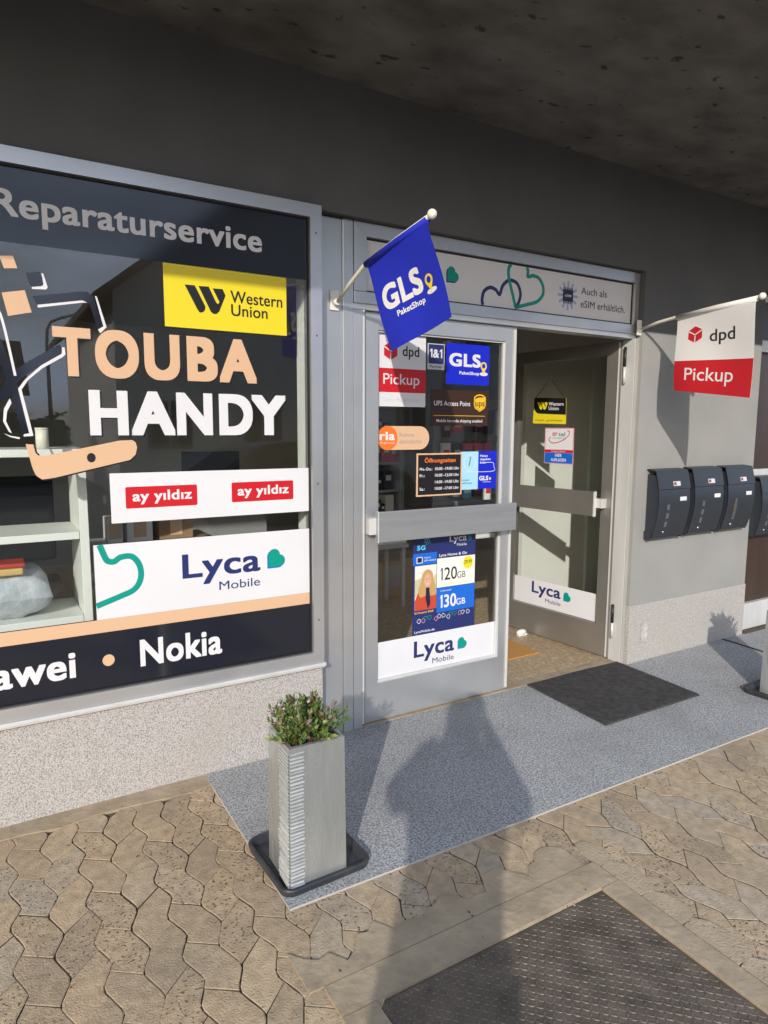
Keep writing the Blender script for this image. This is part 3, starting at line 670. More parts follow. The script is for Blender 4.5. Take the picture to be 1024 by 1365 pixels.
# transom panel
TY = .066
s = Sign(facade(TY)); s.sheet([(1.579, 2.137), (3.416, 2.137), (3.416, 2.363), (1.579, 2.363)], 'v_white', .0013)
def clipz(p): return [(u, min(max(v, 2.138), 2.362)) for u, v in p]
s.stroke('heart_outline#1', clipz([(2.276, 2.138), (2.27, 2.163), (2.281, 2.206), (2.32, 2.23), (2.359, 2.223), (2.387, 2.202), (2.407, 2.249), (2.451, 2.281), (2.504, 2.272), (2.531, 2.226), (2.524, 2.182), (2.499, 2.139)]), .019, 'v_navy', 1)
s.stroke('heart_outline#2', clipz([(2.462, 2.362), (2.445, 2.343), (2.447, 2.295), (2.475, 2.215), (2.501, 2.143)]), .019, 'v_teal', 2)
s.stroke('heart_outline#2', clipz([(2.501, 2.146), (2.575, 2.167), (2.651, 2.19), (2.693, 2.23), (2.694, 2.274), (2.663, 2.314), (2.62, 2.324), (2.581, 2.315), (2.581, 2.347), (2.570, 2.362)]), .019, 'v_teal', 2)
s.poly('emblem', [(a-.007, b_-.006) for a, b_ in heart(2.046, 2.232, .074)], 'v_navy', 1); s.poly('emblem', heart(2.046, 2.232, .074), 'v_teal', 2)
s.text('lettering', 'Lyca', 1.66, 2.02, 2.225, 2.315, 'v_navy', 1, .022)
for k in range(12):
    a = 2*pi*k/12; s.stroke('chip', [(2.886+.03*cos(a), 2.246+.03*sin(a)), (2.886+.078*cos(a), 2.246+.078*sin(a))], .015, 'v_lavender', 1, sm=False)
s.rect('chip', 2.846, 2.214, 2.926, 2.279, 'v_deep', 2)
for k in range(6):
    for v in (2.279, 2.202): s.rect('chip', 2.849+k*.0135, v, 2.8555+k*.0135, v+.012, 'v_deep', 2)
s.text('lettering', 'eSIM', 2.862, 2.910, 2.239, 2.253, 'v_white', 3, .01)
s.text('lettering', 'Auch als', 2.990, 3.203, 2.266, 2.305, 'v_deep', 1, .008); s.text('lettering', 'eSIM erhältlich.', 2.990, 3.366, 2.193, 2.232, 'v_deep', 1, .008)
s.done('transom_sign', 'long white panel with two heart outlines and a chip above the door', 'sign', (2.5, TY, 2.25))

# door stickers
DY = .1
def cube_logo(s, part, cx, cz, r, L):
    hx = [(cx+r*cos(rad(90+60*i)), cz+r*sin(rad(90+60*i))) for i in range(6)]
    s.poly(part, hx, 'v_red' if s is not FLAG else 'c_red', L)
    w = 'v_white' if s is not FLAG else 'c_white'; lw = r*.13
    s.stroke(part, [(cx, cz-r*.98), (cx, cz-r*.15)], lw, w, L+1, sm=False)
    s.stroke(part, [(cx-r*.84, cz+r*.45), (cx-r*.30, cz+r*.14)], lw, w, L+1, sm=False)
    s.stroke(part, [(cx+r*.84, cz+r*.45), (cx+r*.0, cz-r*.05), (cx-r*.30, cz+r*.14)], lw, w, L+1.5, sm=False)
FLAG = None
s = Sign(facade(DY)); s.sheet([(1.662, 1.606), (1.945, 1.606), (1.945, 1.955), (1.662, 1.955)], 'v_white')
s.rect('stripe', 1.662, 1.675, 1.945, 1.791, 'v_red', 1); cube_logo(s, 'emblem', 1.737, 1.874, .044, 1)
s.text('lettering', 'dpd', 1.806, 1.905, 1.853, 1.903, 'v_black', 1, .015); s.text('lettering', 'Pickup', 1.695, 1.907, 1.715, 1.765, 'v_white', 2, -.004)
s.text('lettering', 'Dein Paketshop', 1.695, 1.906, 1.630, 1.650, 'v_palegrey', 2, 0)
s.done('door_sticker', 'white and red parcel pickup sticker with a red cube on the glass door', 'sticker', (1.8, DY, 1.78))
s = Sign(facade(DY)); s.sheet([(1.956, 1.797), (2.061, 1.797), (2.061, 1.926), (1.956, 1.926)], 'v_palegrey')
s.rect('panel', 1.961, 1.826, 2.057, 1.922, 'v_navy', 1); s.one('numeral', 1.969, 1.985, 1.855, 1.900, 'v_white', 2, .008); s.text('numeral', '&', 1.989, 2.026, 1.856, 1.899, 'v_white', 2, .025); s.one('numeral', 2.030, 2.046, 1.855, 1.900, 'v_white', 2, .008); s.text('lettering', 'Partner', 1.970, 2.048, 1.805, 1.819, 'v_deep', 1, .01)
s.done('door_sticker', 'small navy and white partner sticker between two parcel stickers on the glass door', 'sticker', (2.0, DY, 1.86))
def gls(s, u0, u1, base, cap, pu0, pu1, pb, pc, pinu, pinv, pr, w='v_white', y='v_glsyellow', bl='v_blue', tilt=0, sl=0, sub=True):
    s.text('lettering', 'GLS', u0, u1, base, cap, w, 1, .044, tilt, sl)
    if sub: s.text('lettering', 'PaketShop', pu0, pu1, pb, pc, w, 1, .03, tilt, sl)
    s.poly('emblem', disc_pts(pinu+.1*pr, pinv-2.0*pr, pr*1.3, pr*.48), w, 1)
    pin = [(pinu+pr*cos(a), pinv+pr*sin(a)) for a in [rad(x) for x in range(-25, 206, 15)]]+[(pinu, pinv-2.0*pr)]
    s.poly('emblem', pin, y, 2); s.poly('emblem', disc_pts(pinu, pinv, pr*.55, pr*.6), bl, 3)
s = Sign(facade(DY)); s.sheet([(2.073, 1.728), (2.357, 1.728), (2.357, 1.936), (2.073, 1.936)], 'v_blue')
gls(s, 2.091, 2.297, 1.819, 1.888, 2.157, 2.290, 1.780, 1.797, 2.318, 1.830, .021)
s.done('door_sticker', 'bright blue sticker with bold white letters and a yellow pin on the door', 'sticker', (2.2, DY, 1.83))
s = Sign(facade(DY)); s.sheet([(1.979, 1.513), (2.355, 1.513), (2.355, 1.697), (1.979, 1.697)], 'v_brown')
s.text('lettering', 'UPS Access Point', 1.999, 2.234, 1.617, 1.641, 'v_white', 1, .008); s.rect('rule', 1.997, 1.5645, 2.335, 1.567, 'v_gold', 1)
s.text('lettering', 'Mobile barcode shipping enabled', 2.016, 2.317, 1.532, 1.547, 'v_white', 1, .012)
sh = [(2.258, 1.665), (2.275, 1.677), (2.298, 1.681), (2.321, 1.677), (2.338, 1.665), (2.338, 1.622), (2.330, 1.606), (2.298, 1.589), (2.266, 1.606), (2.258, 1.622)]
s.poly('emblem', sh, 'v_gold', 1); s.poly('emblem', [(2.298+(a-2.298)*.86, 1.634+(b_-1.634)*.86) for a, b_ in sh], 'v_brown', 2)
s.poly('emblem', [(2.298+(a-2.298)*.80, 1.631+(b_-1.631)*.80) for a, b_ in sh[5:]]+[(2.265, 1.655), (2.29, 1.664), (2.331, 1.664)], 'v_gold', 3)
s.text('emblem', 'ups', 2.268, 2.328, 1.618, 1.650, 'v_brown', 4, .012)
s.done('door_sticker', 'dark brown sticker with a gold shield on the glass door', 'sticker', (2.17, DY, 1.6))
s = Sign(facade(DY))
cap_ = rrect(1.668, 1.392, 1.972, 1.510, .0585, 9); s.sheet(cap_, 'v_peach')
s.poly('emblem', disc_pts(1.7215, 1.451, .0590, .0600, 40), 'v_orange', 1); s.text('lettering', 'ria', 1.676, 1.764, 1.440, 1.484, 'v_white', 2, .035)
s.text('lettering', 'Money Transfer', 1.680, 1.764, 1.422, 1.432, 'v_white', 2, .0)
s.text('lettering', 'Kommt', 1.792, 1.880, 1.457, 1.477, 'v_grey', 1, 0); s.text('lettering', 'demnächst', 1.791, 1.927, 1.423, 1.444, 'v_grey', 1, 0)
s.done('door_sticker', 'pill shaped peach sticker with an orange disc on the glass door', 'sticker', (1.82, DY, 1.45))
s = Sign(facade(DY-.003)); s.sheet([(1.893, 1.150), (2.183, 1.150), (2.183, 1.372), (1.893, 1.372)], 'v_peach', .003)
s.rect('panel', 1.902, 1.158, 2.174, 1.364, 'v_black', 1); s.text('lettering', 'Öffnungzeiten', 1.942, 2.140, 1.324, 1.346, 'v_orange', 2, .02)
for l, t, z in (('Mo.-Do.:', '10:00 -19:00 Uhr', 1.284), ('Fr.:', '10:00 -12:00 Uhr', 1.250), ('', '14:00 -19:00 Uhr', 1.215), ('Sa.:', '10:00 -17:00 Uhr', 1.181)):
    if l: s.text('lettering', l, 1.912, 1.912+(.078 if len(l) > 5 else .032), z, z+.015, 'v_white', 2, .02)
    s.text('lettering', t, 2.008, 2.164, z, z+.015, 'v_white', 2, .02)
s.done('opening_hours_sign', 'black opening hours board with an orange border on the glass door', 'sign', (2.04, DY, 1.26))
s = Sign(facade(DY)); s.sheet([(2.174, 1.173), (2.424, 1.173), (2.424, 1.377), (2.174, 1.377)], 'v_blue')
s.rect('panel', 2.174, 1.173, 2.296, 1.377, 'v_lightblue', 1)
s.stroke('emblem', disc_pts(2.238, 1.318, .040, .042), .003, 'v_white', 2, closed=True)
s.stroke('emblem', [(2.233, 1.300), (2.238, 1.318), (2.243, 1.349)], .005, 'v_deep', 2, sm=False)
s.stroke('emblem', [(2.330, 1.316), (2.395, 1.315), (2.404, 1.295), (2.395, 1.268), (2.20, 1.269)], .003, 'v_white', 3)
for i, t in enumerate(('Paket', 'abgeben', 'bis:')): s.text('lettering', t, 2.308, 2.308+.0105*len(t), 1.347-.018*i, 1.359-.018*i, 'v_white', 2, .02)
s.text('lettering', 'GLS', 2.304, 2.368, 1.219, 1.244, 'v_white', 2, .042); s.poly('emblem', disc_pts(2.380, 1.228, .007), 'v_glsyellow', 2); s.text('lettering', 'PaketShop', 2.33, 2.385, 1.208, 1.214, 'v_white', 2, .01)
s.text('lettering', 'Versand', 2.182, 2.235, 1.220, 1.231, 'v_navy', 2, 0); s.text('lettering', 'weiß heute', 2.182, 2.255, 1.203, 1.214, 'v_navy', 2, 0)
s.done('door_sticker', 'blue and sky blue sticker with a clock face beside the opening hours board', 'sticker', (2.3, DY, 1.27))
# mobile plan poster
s = Sign(facade(DY)); s.sheet([(1.880, .40), (2.290, .40), (2.290, .99), (1.880, .99)], 'v_navy')
s.text('lettering', 'Lyca', 2.113, 2.228, .897, .934, 'v_white', 1, .016); s.text('lettering', 'Mobile', 2.163, 2.229, .871, .885, 'v_white', 1, 0); s.poly('emblem', heart(2.240, .896, .026), 'v_teal', 1)
s.text('lettering', 'Lyca Home & Go', 2.047, 2.232, .822, .837, 'v_white', 1, .018)
s.rect('panel', 1.880, .789, 2.031, .851, 'v_midblue', 1); s.rect('panel', 2.034, .655, 2.288, .813, 'v_cream', 1); s.rect('panel', 2.034, .518, 2.288, .654, 'v_midblue', 1)
s.rect('emblem', 1.902, .799, 1.940, .832, 'v_white', 2); s.rect('emblem', 1.907, .803, 1.935, .828, 'v_deep', 3)
s.text('lettering', 'Auch als', 1.95, 1.99, .822, .831, 'v_white', 2, .01); s.text('lettering', 'eSIM erhältlich', 1.95, 2.025, .806, .815, 'v_white', 2, .01)
s.text('lettering', '5G', 1.905, 1.957, .868, .893, 'v_cyan', 1, .035)
for q in (.02, .032, .044): s.stroke('emblem', [(1.945+q*cos(a), .892+q*sin(a)) for a in [rad(x) for x in (10, 32, 55, 78)]], .004, 'v_cyan', 1)
s.one('numeral#1', 2.056, 2.071, .692, .760, 'v_deep', 2, .008); s.text('numeral#1', '20', 2.082, 2.166, .692, .760, 'v_deep', 2, .008); s.text('lettering', 'GB', 2.168, 2.224, .694, .729, 'v_deep', 2, 0)
s.one('numeral#2', 2.056, 2.073, .541, .612, 'v_white', 2, .011); s.text('numeral#2', '30', 2.082, 2.164, .541, .612, 'v_white', 2, .024); s.text('lettering', 'GB', 2.164, 2.226, .545, .580, 'v_white', 2, .018)
s.text('lettering', 'Unlimited', 2.058, 2.128, .630, .640, 'v_white', 2, 0)
s.poly('panel', disc_pts(2.240, .775, .034), 'v_yellow', 2); s.text('lettering', '29,99', 2.214, 2.266, .768, .788, 'v_black', 3, .008)
s.text('lettering', 'monatlich kündbar', 2.05, 2.27, .664, .672, 'v_gold', 2, 0)
# printed portrait of a smiling woman in a red jacket
s.rect('picture', 1.893, .546, 2.031, .785, 'v_skyc', 1); s.poly('picture', [(1.893, .62), (2.031, .62), (2.031, .735), (1.99, .70), (1.93, .72), (1.893, .71)], 'v_field', 2)
s.poly('picture', [(1.893, .546), (1.893, .60), (1.915, .645), (1.945, .665), (2.0, .665), (2.022, .645), (2.031, .61), (2.031, .546)], 'v_jacket', 4)
s.poly('picture', smooth_path([(1.972, .763), (1.943, .745), (1.930, .700), (1.915, .655), (1.925, .618), (1.958, .622), (1.972, .64), (1.99, .62), (2.022, .622), (2.026, .66), (2.012, .70), (2.002, .745)], 4, True), 'v_hair', 5)
s.poly('picture', [(1.962, .665), (1.984, .665), (1.992, .575), (1.975, .55), (1.962, .60)], 'v_deep', 6)
s.poly('picture', disc_pts(1.972, .703, .023, .037), 'v_skin', 7)
s.poly('picture', disc_pts(1.964, .711, .0032, .0022), 'v_brown', 8); s.poly('picture', disc_pts(1.981, .711, .0032, .0022), 'v_brown', 8)
s.poly('picture', [(1.962, .689), (1.972, .682), (1.983, .689), (1.972, .686)], 'v_white', 8)
s.text('lettering', 'EU Roaming 50GB', 1.894, 2.014, .528, .539, 'v_gold', 1, .014)
for i, c in enumerate(('v_white', 'v_pink', 'v_teal', 'v_teal', 'v_pink', 'v_white', 'v_white', 'v_white', 'v_teal', 'v_teal', 'v_pink', 'v_white', 'v_white')):
    hh = heart(0, 0, .022); a = rad(random.choice((45, 45, -45, 10)))
    s.stroke('emblem', [(1.908+i*.0275+u*cos(a)-v*sin(a), .487+u*sin(a)+v*cos(a)) for u, v in hh[::2]], .0028, c, 1, sm=False, closed=True)
s.text('lettering', 'LycaMobile.de', 1.893, 2.024, .424, .437, 'v_white', 1, .014)
s.done('poster', 'blue data plan poster showing a woman in a red jacket on the door', 'poster', (2.08, DY, .7))
s = Sign(facade(DY-.003)); s.sheet([(1.660, .219), (2.436, .219), (2.436, .413), (1.660, .413)], 'v_white', .0013)
lyca(s, 1.889, 2.153, .292, .383, 2.009, 2.152, .2435, .272, 2.182, .297, .062)
s.done('door_sticker', 'white lettered strip along the bottom of the closed door leaf', 'sticker', (2.05, DY, .31))
# stickers on the open leaf (u runs away from the hinges, mirrored so that the text reads from outside)
def leafmap(h0): return lambda u, v, h: leafP(-u, h0+h, v)
s = Sign(leafmap(-.02)); s.sheet([(-.845, .2225), (-.106, .2225), (-.106, .412), (-.845, .412)], 'v_white')
lyca(s, -.678, -.414, .314, .398, -.550, -.411, .2635, .292, -.385, .312, .062)
s.done('door_sticker', 'white lettered strip low on the glass of the open door leaf', 'sticker', leafP(.48, 0, .32))
s = Sign(leafmap(-.02)); s.sheet([(-.605, 1.260), (-.354, 1.260), (-.354, 1.507), (-.605, 1.507)], 'v_pink')
s.rect('panel', -.598, 1.358, -.361, 1.500, 'v_white', 1); s.rect('panel', -.602, 1.338, -.357, 1.356, 'v_red', 1); s.rect('panel', -.600, 1.265, -.359, 1.336, 'v_midblue', 1)
s.text('lettering', 'or', -.538, -.494, 1.451, 1.487, 'v_red', 2, .025); s.text('lettering', 'tel', -.484, -.427, 1.450, 1.478, 'v_greyteal', 2, .02); s.text('lettering', 'MOBILE', -.533, -.430, 1.432, 1.441, 'v_greyteal', 2, 0)
s.stroke('emblem', [(-.55, 1.445), (-.567, 1.425), (-.545, 1.405), (-.50, 1.405), (-.44, 1.425), (-.40, 1.455), (-.392, 1.480), (-.41, 1.488)], .006, 'v_red', 2)
s.text('lettering', 'Prepaid aufladen', -.54, -.42, 1.342, 1.351, 'v_white', 2, .0); s.text('lettering', 'HIER', -.508, -.450, 1.309, 1.330, 'v_white', 2, .03); s.text('lettering', 'AUFLADEN', -.545, -.414, 1.277, 1.298, 'v_white', 2, .03)
s.done('door_sticker', 'red edged white and blue recharge sticker on the open door leaf', 'sticker', leafP(.48, 0, 1.38))
s = Sign(leafmap(-.017)); s.sheet([(-.716, 1.538), (-.423, 1.532), (-.427, 1.708), (-.708, 1.719)], 'v_yellow', .003)
s.poly('panel', [(-.7075, 1.7185), (-.7085, 1.66), (-.700, 1.630), (-.685, 1.613), (-.665, 1.606), (-.424, 1.595), (-.4275, 1.7075)], 'v_black', 1)
tf = lambda p: [(-.68+(a-.722)*.575, 1.633+(b_-1.956)*.50) for a, b_ in p]
s.poly('emblem', tf(WUL), 'v_yellow', 2); s.poly('emblem', tf(WUR), 'v_yellow', 2)
s.text('lettering', 'Western', -.576, -.447, 1.660, 1.684, 'v_white', 2, .02, -.004); s.text('lettering', 'Union', -.576, -.487, 1.630, 1.654, 'v_white', 2, .02, -.003)
s.text('lettering', 'closed - geschlossen', -.69, -.452, 1.556, 1.569, 'v_brown', 1, 0, -.005)
o = s.done('hanging_sign', 'small black and yellow closed sign hanging by a cord on the open door', 'sign', leafP(.57, 0, 1.62))
mb = MB(); mb.tube([leafP(.695, -.014, 1.717), leafP(.568, -.014, 1.846), leafP(.44, -.014, 1.708)], .0022, 'black_plastic', 6)
mb.sphere(leafP(.568, -.012, 1.85), .006, 'alu_light', 10, 6); link('cord', mb, o)

# ================================================================== FLAGS
def flag_map(UL, UR, LR, LL, wav):
    UL, UR, LR, LL = map(Vector, (UL, UR, LR, LL)); n = (UR-UL).cross(LL-UL).normalized()
    if n.x > 0: n = -n
    def f(u, v, h):
        p = (UL*(1-u)+UR*u)*v+(LL*(1-u)+LR*u)*(1-v)
        return p+n*(h+wav*sin(u*6.0+1)*(1-v)*.8+wav*.6*sin(v*5+u*3))
    return f
def make_flag(label, bracket, mount, tip, corners, name='pole_flag'):
    fl = thing(name, label, 'flag', bracket); fm = flag_map(*corners, .010)
    b0 = Vector(bracket); t = Vector(tip); ul = Vector(corners[0])
    mb = MB(); mb.tube([b0, ul*.5+b0*.5+Vector((0, 0, .008)), ul+Vector((0, 0, .004)), (ul+t)/2+Vector((0, 0, .006)), t], [.0085, .009, .0095, .0095, .009], 'pole', 12)
    link('pole', mb, fl)
    mb = MB(); mb.sphere(t+(t-ul).normalized()*.012, .0175, 'pole', 16, 10); link('finial', mb, fl)
    mb = MB(); x, y, z = mount; mb.box(x-.022, x+.022, y-.008, y, z-.035, z+.055, 'white_plastic', bev=.003); mb.tube([(x, y-.004, z), b0], .015, 'white_plastic', 12)
    link('bracket', mb, fl)
    return fl, fm
corn = ((1.40, -.254, 2.168), (1.40, -.699, 2.233), (1.46, -.779, 1.893), (1.46, -.379, 1.811))
fl, fm = make_flag('blue flag with white letters and a yellow pin on a white pole', (1.405, .012, 2.062), (1.405, .049, 2.062), (1.40, -.715, 2.243), corn)
s = Sign(fm); s.th = .0012
s.back.grid(lambda u, v: fm(u, v, 0), 20, 20, 'c_blue'); s.back.grid(lambda u, v: fm(1-u, v, .0012), 20, 20, 'c_blue')
gls(s, .105, .70, .405, .68, .27, .68, .295, .36, .80, .475, .058, 'c_white', 'v_glsyellow', 'c_blue', -.01, 0)
c = link('cloth', s.back, fl)
for k, mb in s.parts.items(): link(k.split('#')[0], mb, c)
mb = MB(); ul, ur = Vector(corn[0]), Vector(corn[1]); mb.tube([ul, (ul+ur)/2+Vector((0, 0, .003)), ur], .0135, 'c_blue', 12); link('sleeve', mb, c)
corn = ((3.42, -.257, 2.128), (3.34, -.760, 2.145), (3.34, -.765, 1.660), (3.42, -.270, 1.721))
fl, fm = make_flag('white and red flag with a red cube on a pole above the letterboxes', (3.447, .004, 2.098), (3.447, .022, 2.098), (3.336, -.778, 2.152), corn)
FLAG = s = Sign(fm); s.th = .0012
s.back.grid(lambda u, v: fm(u, v, 0), 20, 20, 'c_white'); s.back.grid(lambda u, v: fm(1-u, v, .0012), 20, 20, 'c_white')
g = s.P('stripe')
for L_, fl2 in ((1, False), (-3.5, True)):
    g.grid(lambda u, v: fm(u if not fl2 else 1-u, v*.405, s.h(L_)), 20, 10, 'c_red')
cube_logo(s, 'emblem', .255, .735, .105, 1)
s.text('lettering', 'dpd', .445, .765, .625, .765, 'v_black', 1, .012); s.text('lettering', 'Pickup', .155, .765, .155, .31, 'c_white', 2, -.004)
c = link('cloth', s.back, fl)
for k, mb in s.parts.items(): link(k.split('#')[0], mb, c)
mb = MB(); ul, ur = Vector(corn[0]), Vector(corn[1]); mb.tube([ul, (ul+ur)/2+Vector((0, 0, .003)), ur], .0135, 'c_white', 12); link('sleeve', mb, c)

# ================================================================== LETTERBOXES
def make_mailbox(x0, z0, label, yb=0.0):
    w, h = .315, .44
    t = thing('letterbox', label, 'letterbox', (x0+w/2, yb, z0), 'curved dark letterboxes in a row on the grey wall')
    dep = lambda z: .050+.050*sin(pi*(z+.02)/.50)         # one convex front curve from foot to lid
    f = lambda d, z, hx: Vector((x0+hx, yb-d, z0+z))
    zs_ = [.008+.306*i/14 for i in range(15)]
    body = [(.0035, .012)]+[(dep(z)-.004, z) for z in zs_]+[(dep(.40)-.006, .40), (.0035, .41)]
    mb = MB(); mb.prism(body, f, .012, w-.012, 'mailbox')
    for hx in (.0, w-.010): mb.box(x0+hx, x0+hx+.010, yb-.050, yb-.0035, z0-.004, z0+.05, 'mailbox', bev=.002)
    link('body', mb, t)
    mb = MB(); mb.prism([(dep(z)-.0035, z) for z in zs_]+[(dep(z), z) for z in zs_[::-1]], f, .006, w-.006, 'mailbox'); link('door', mb, t)
    zl = [.318+.110*i/6 for i in range(7)]
    mb = MB(); mb.prism([(dep(z)+.0005, z) for z in zl]+[(.0035, .436), (.0035, .442), (dep(.428)+.002, .434)]+[(dep(z)+.0045, z) for z in zl[::-1]], f, .002, w-.002, 'mailbox'); link('lid', mb, t)
    def patch(mb, z0_, z1_, h0, h1, k, o):
        n = 4
        for i in range(n):
            a_, b_ = z0_+(z1_-z0_)*i/n, z0_+(z1_-z0_)*(i+1)/n
            mb.face([f(dep(a_)+o, a_, h0), f(dep(a_)+o, a_, h1), f(dep(b_)+o, b_, h1), f(dep(b_)+o, b_, h0)], k)
    for z in (.205, .150, .095):
        mb = MB(); patch(mb, z-.018, z+.018, .085, .112, 'mail_slot', .0012); link('view_slot', mb, t)
    mb = MB(); patch(mb, .240, .265, .208, .274, 'v_white', .0014); link('name_label', mb, t)
    mb = MB(); patch(mb, .336, .364, .145, .215, 'v_palegrey', .0058); patch(mb, .341, .359, .150, .174, 'v_darkred', .0064); link('sticker', mb, t)
    onf = lambda q: (dep(q*.306)+.001, q*.306)
    mb = MB(); a = onf(.14); mb.sphere(f(a[0], a[1], .097), .009, 'chrome', 12, 6, (1, .5, 1)); link('lock', mb, t)
    return t
proto = make_mailbox(3.560, .812, 'dark curved letterbox nearest the shop door, with clean view slots')
xs = (3.918, 4.277)
lab = ('dark curved letterbox in the middle of the three on the wall, with a shiny lock', 'dark curved letterbox at the wall corner below the flag, with a dirt streak')
for x, l in zip(xs, lab):
    c = copy_tree(proto); c.location = (x+.1575, 0, .816); c['label'] = l
    if x > 4.2:
        mb = MB()
        wv = (.012, .018, .015, .019, .013, .009); dp = lambda z: .052+.050*sin(pi*(z+.02)/.50)
        for i in range(5):
            z0_, z1_ = .09+i*.026, .09+(i+1)*.026
            mb.face([(x+.097-wv[i], -dp(z0_), .816+z0_), (x+.097+wv[i], -dp(z0_), .816+z0_), (x+.097+wv[i+1], -dp(z1_), .816+z1_), (x+.097-wv[i+1], -dp(z1_), .816+z1_)], 'mail_dirt')
        link('dirt_streak', mb, c)
c = copy_tree(proto); c.location = (4.80+.1575, .062, .726); c['label'] = 'dark curved letterbox mounted lower than the others on the brown side door'

# ================================================================== PLANTERS
def make_planter(x0, y0, w, d, h, rot, label, group, seed):
    cx, cy_ = x0+w/2, y0+d/2
    R_ = Matrix.Translation((cx, cy_, 0)) @ Matrix.Rotation(rot, 4, 'Z'); r = random.Random(seed)
    t = thing('planter', label, 'planter', (cx, cy_, .012), group)
    tp = .96
    def pt(u, v, z, o=0):                     # u,v in -1..1
        k = 1-(1-tp)*(z/h); return R_ @ Vector((u*w/2*k+o*u, v*d/2*k+o*v, .016+z))
    mb = MB()
    def side(a, b_, nu=16, nv=30):
        (ua, va), (ub, vb) = a, b_
        mb.grid(lambda i, j: pt(ua+(ub-ua)*i, va+(vb-va)*i, h*j), nu, nv, 'planter')
    cs = [(-1, -1), (1, -1), (1, 1), (-1, 1)]
    for i in range(4): side(cs[i], cs[(i+1) % 4])
    rim = [pt(u, v, h) for u, v in cs]; inn = [pt(u*.86, v*.86, h) for u, v in cs]; low = [pt(u*.86, v*.86, h-.03) for u, v in cs]
    for i in range(4):
        j = (i+1) % 4; mb.face([rim[i], rim[j], inn[j], inn[i]], 'planter'); mb.face([inn[i], inn[j], low[j], low[i]], 'planter')
    link('body', mb, t)
    mb = MB()                                   # the rippled corner band
    nr = 38
    for i in range(nr):
        z0_, z1_ = h*(.005+.965*i/nr), h*(.005+.965*(i+.62)/nr); zm = (z0_+z1_)/2+r.uniform(-.001, .001)
        wa, wb = .25+r.uniform(-.015, .015), .46+r.uniform(-.03, .04)
        for (pa, pb, ww) in (((-1, -1), (-1, -1+2*wb), wb), ((-1, -1), (-1+2*wa, -1), wa)):
            n0 = (-1, 0) if pa[0] == pb[0] else (0, -1)
            def q(p, z, o):
                b0 = pt(p[0], p[1], z); return b0+(R_.to_3x3() @ Vector((n0[0]*o, n0[1]*o, 0)))
            tl = .010*(1 if n0[0] else -1)*0+r.uniform(-.002, .002)
            A0, A1 = q(pa, z0_, .0006), q(pb, z0_+tl, .0004); hr_ = .0065 if n0[0] == 0 else .0060; M0, M1 = q(pa, zm, hr_), q(pb, zm+tl, hr_*.6); C0, C1 = q(pa, z1_, .0006), q(pb, z1_+tl, .0004)
            mb.face([A0, A1, M1, M0], 'planter_rib', True); mb.face([M0, M1, C1, C0], 'planter_rib', True); mb.face([A1, C1, M1], 'planter_rib')
    link('ripple_band', mb, t)
    mb = MB(); mb.face([pt(u*.86, v*.86, h-.02) for u, v in cs], 'soil'); link('soil', mb, t)
    return t, R_
def make_tray(cx, cy_, w, d, label, group, rot=0):
    mb = MB(); R_ = Matrix.Translation((cx, cy_, 0)) @ Matrix.Rotation(rot, 4, 'Z')
    def ring(o, z): return [R_ @ Vector((x, y, z)) for x, y in rrect(-w/2+o, -d/2+o, w/2-o, d/2-o, max(.045-o, .01), 6)]
    rs = [ring(.006, .0066), ring(0, .028), ring(.003, .032), ring(.012, .032), ring(.015, .028), ring(.03, .0125)]
    n = len(rs[0]); b0 = len(mb.v)
    for a in rs: mb.v += [tuple(p) for p in a]
    for k in range(len(rs)-1):
        for i in range(n):
            j = (i+1) % n; mb.f.append((b0+k*n+i, b0+k*n+j, b0+(k+1)*n+j, b0+(k+1)*n+i)); mb.m.append(mb.mi('tray')); mb.sm.append(False)
    mb.f.append(tuple(b0+(len(rs)-1)*n+i for i in range(n))); mb.m.append(mb.mi('tray')); mb.sm.append(False)
    return solo('planter_tray', mb, label, 'tray', (cx, cy_, .0066), group)
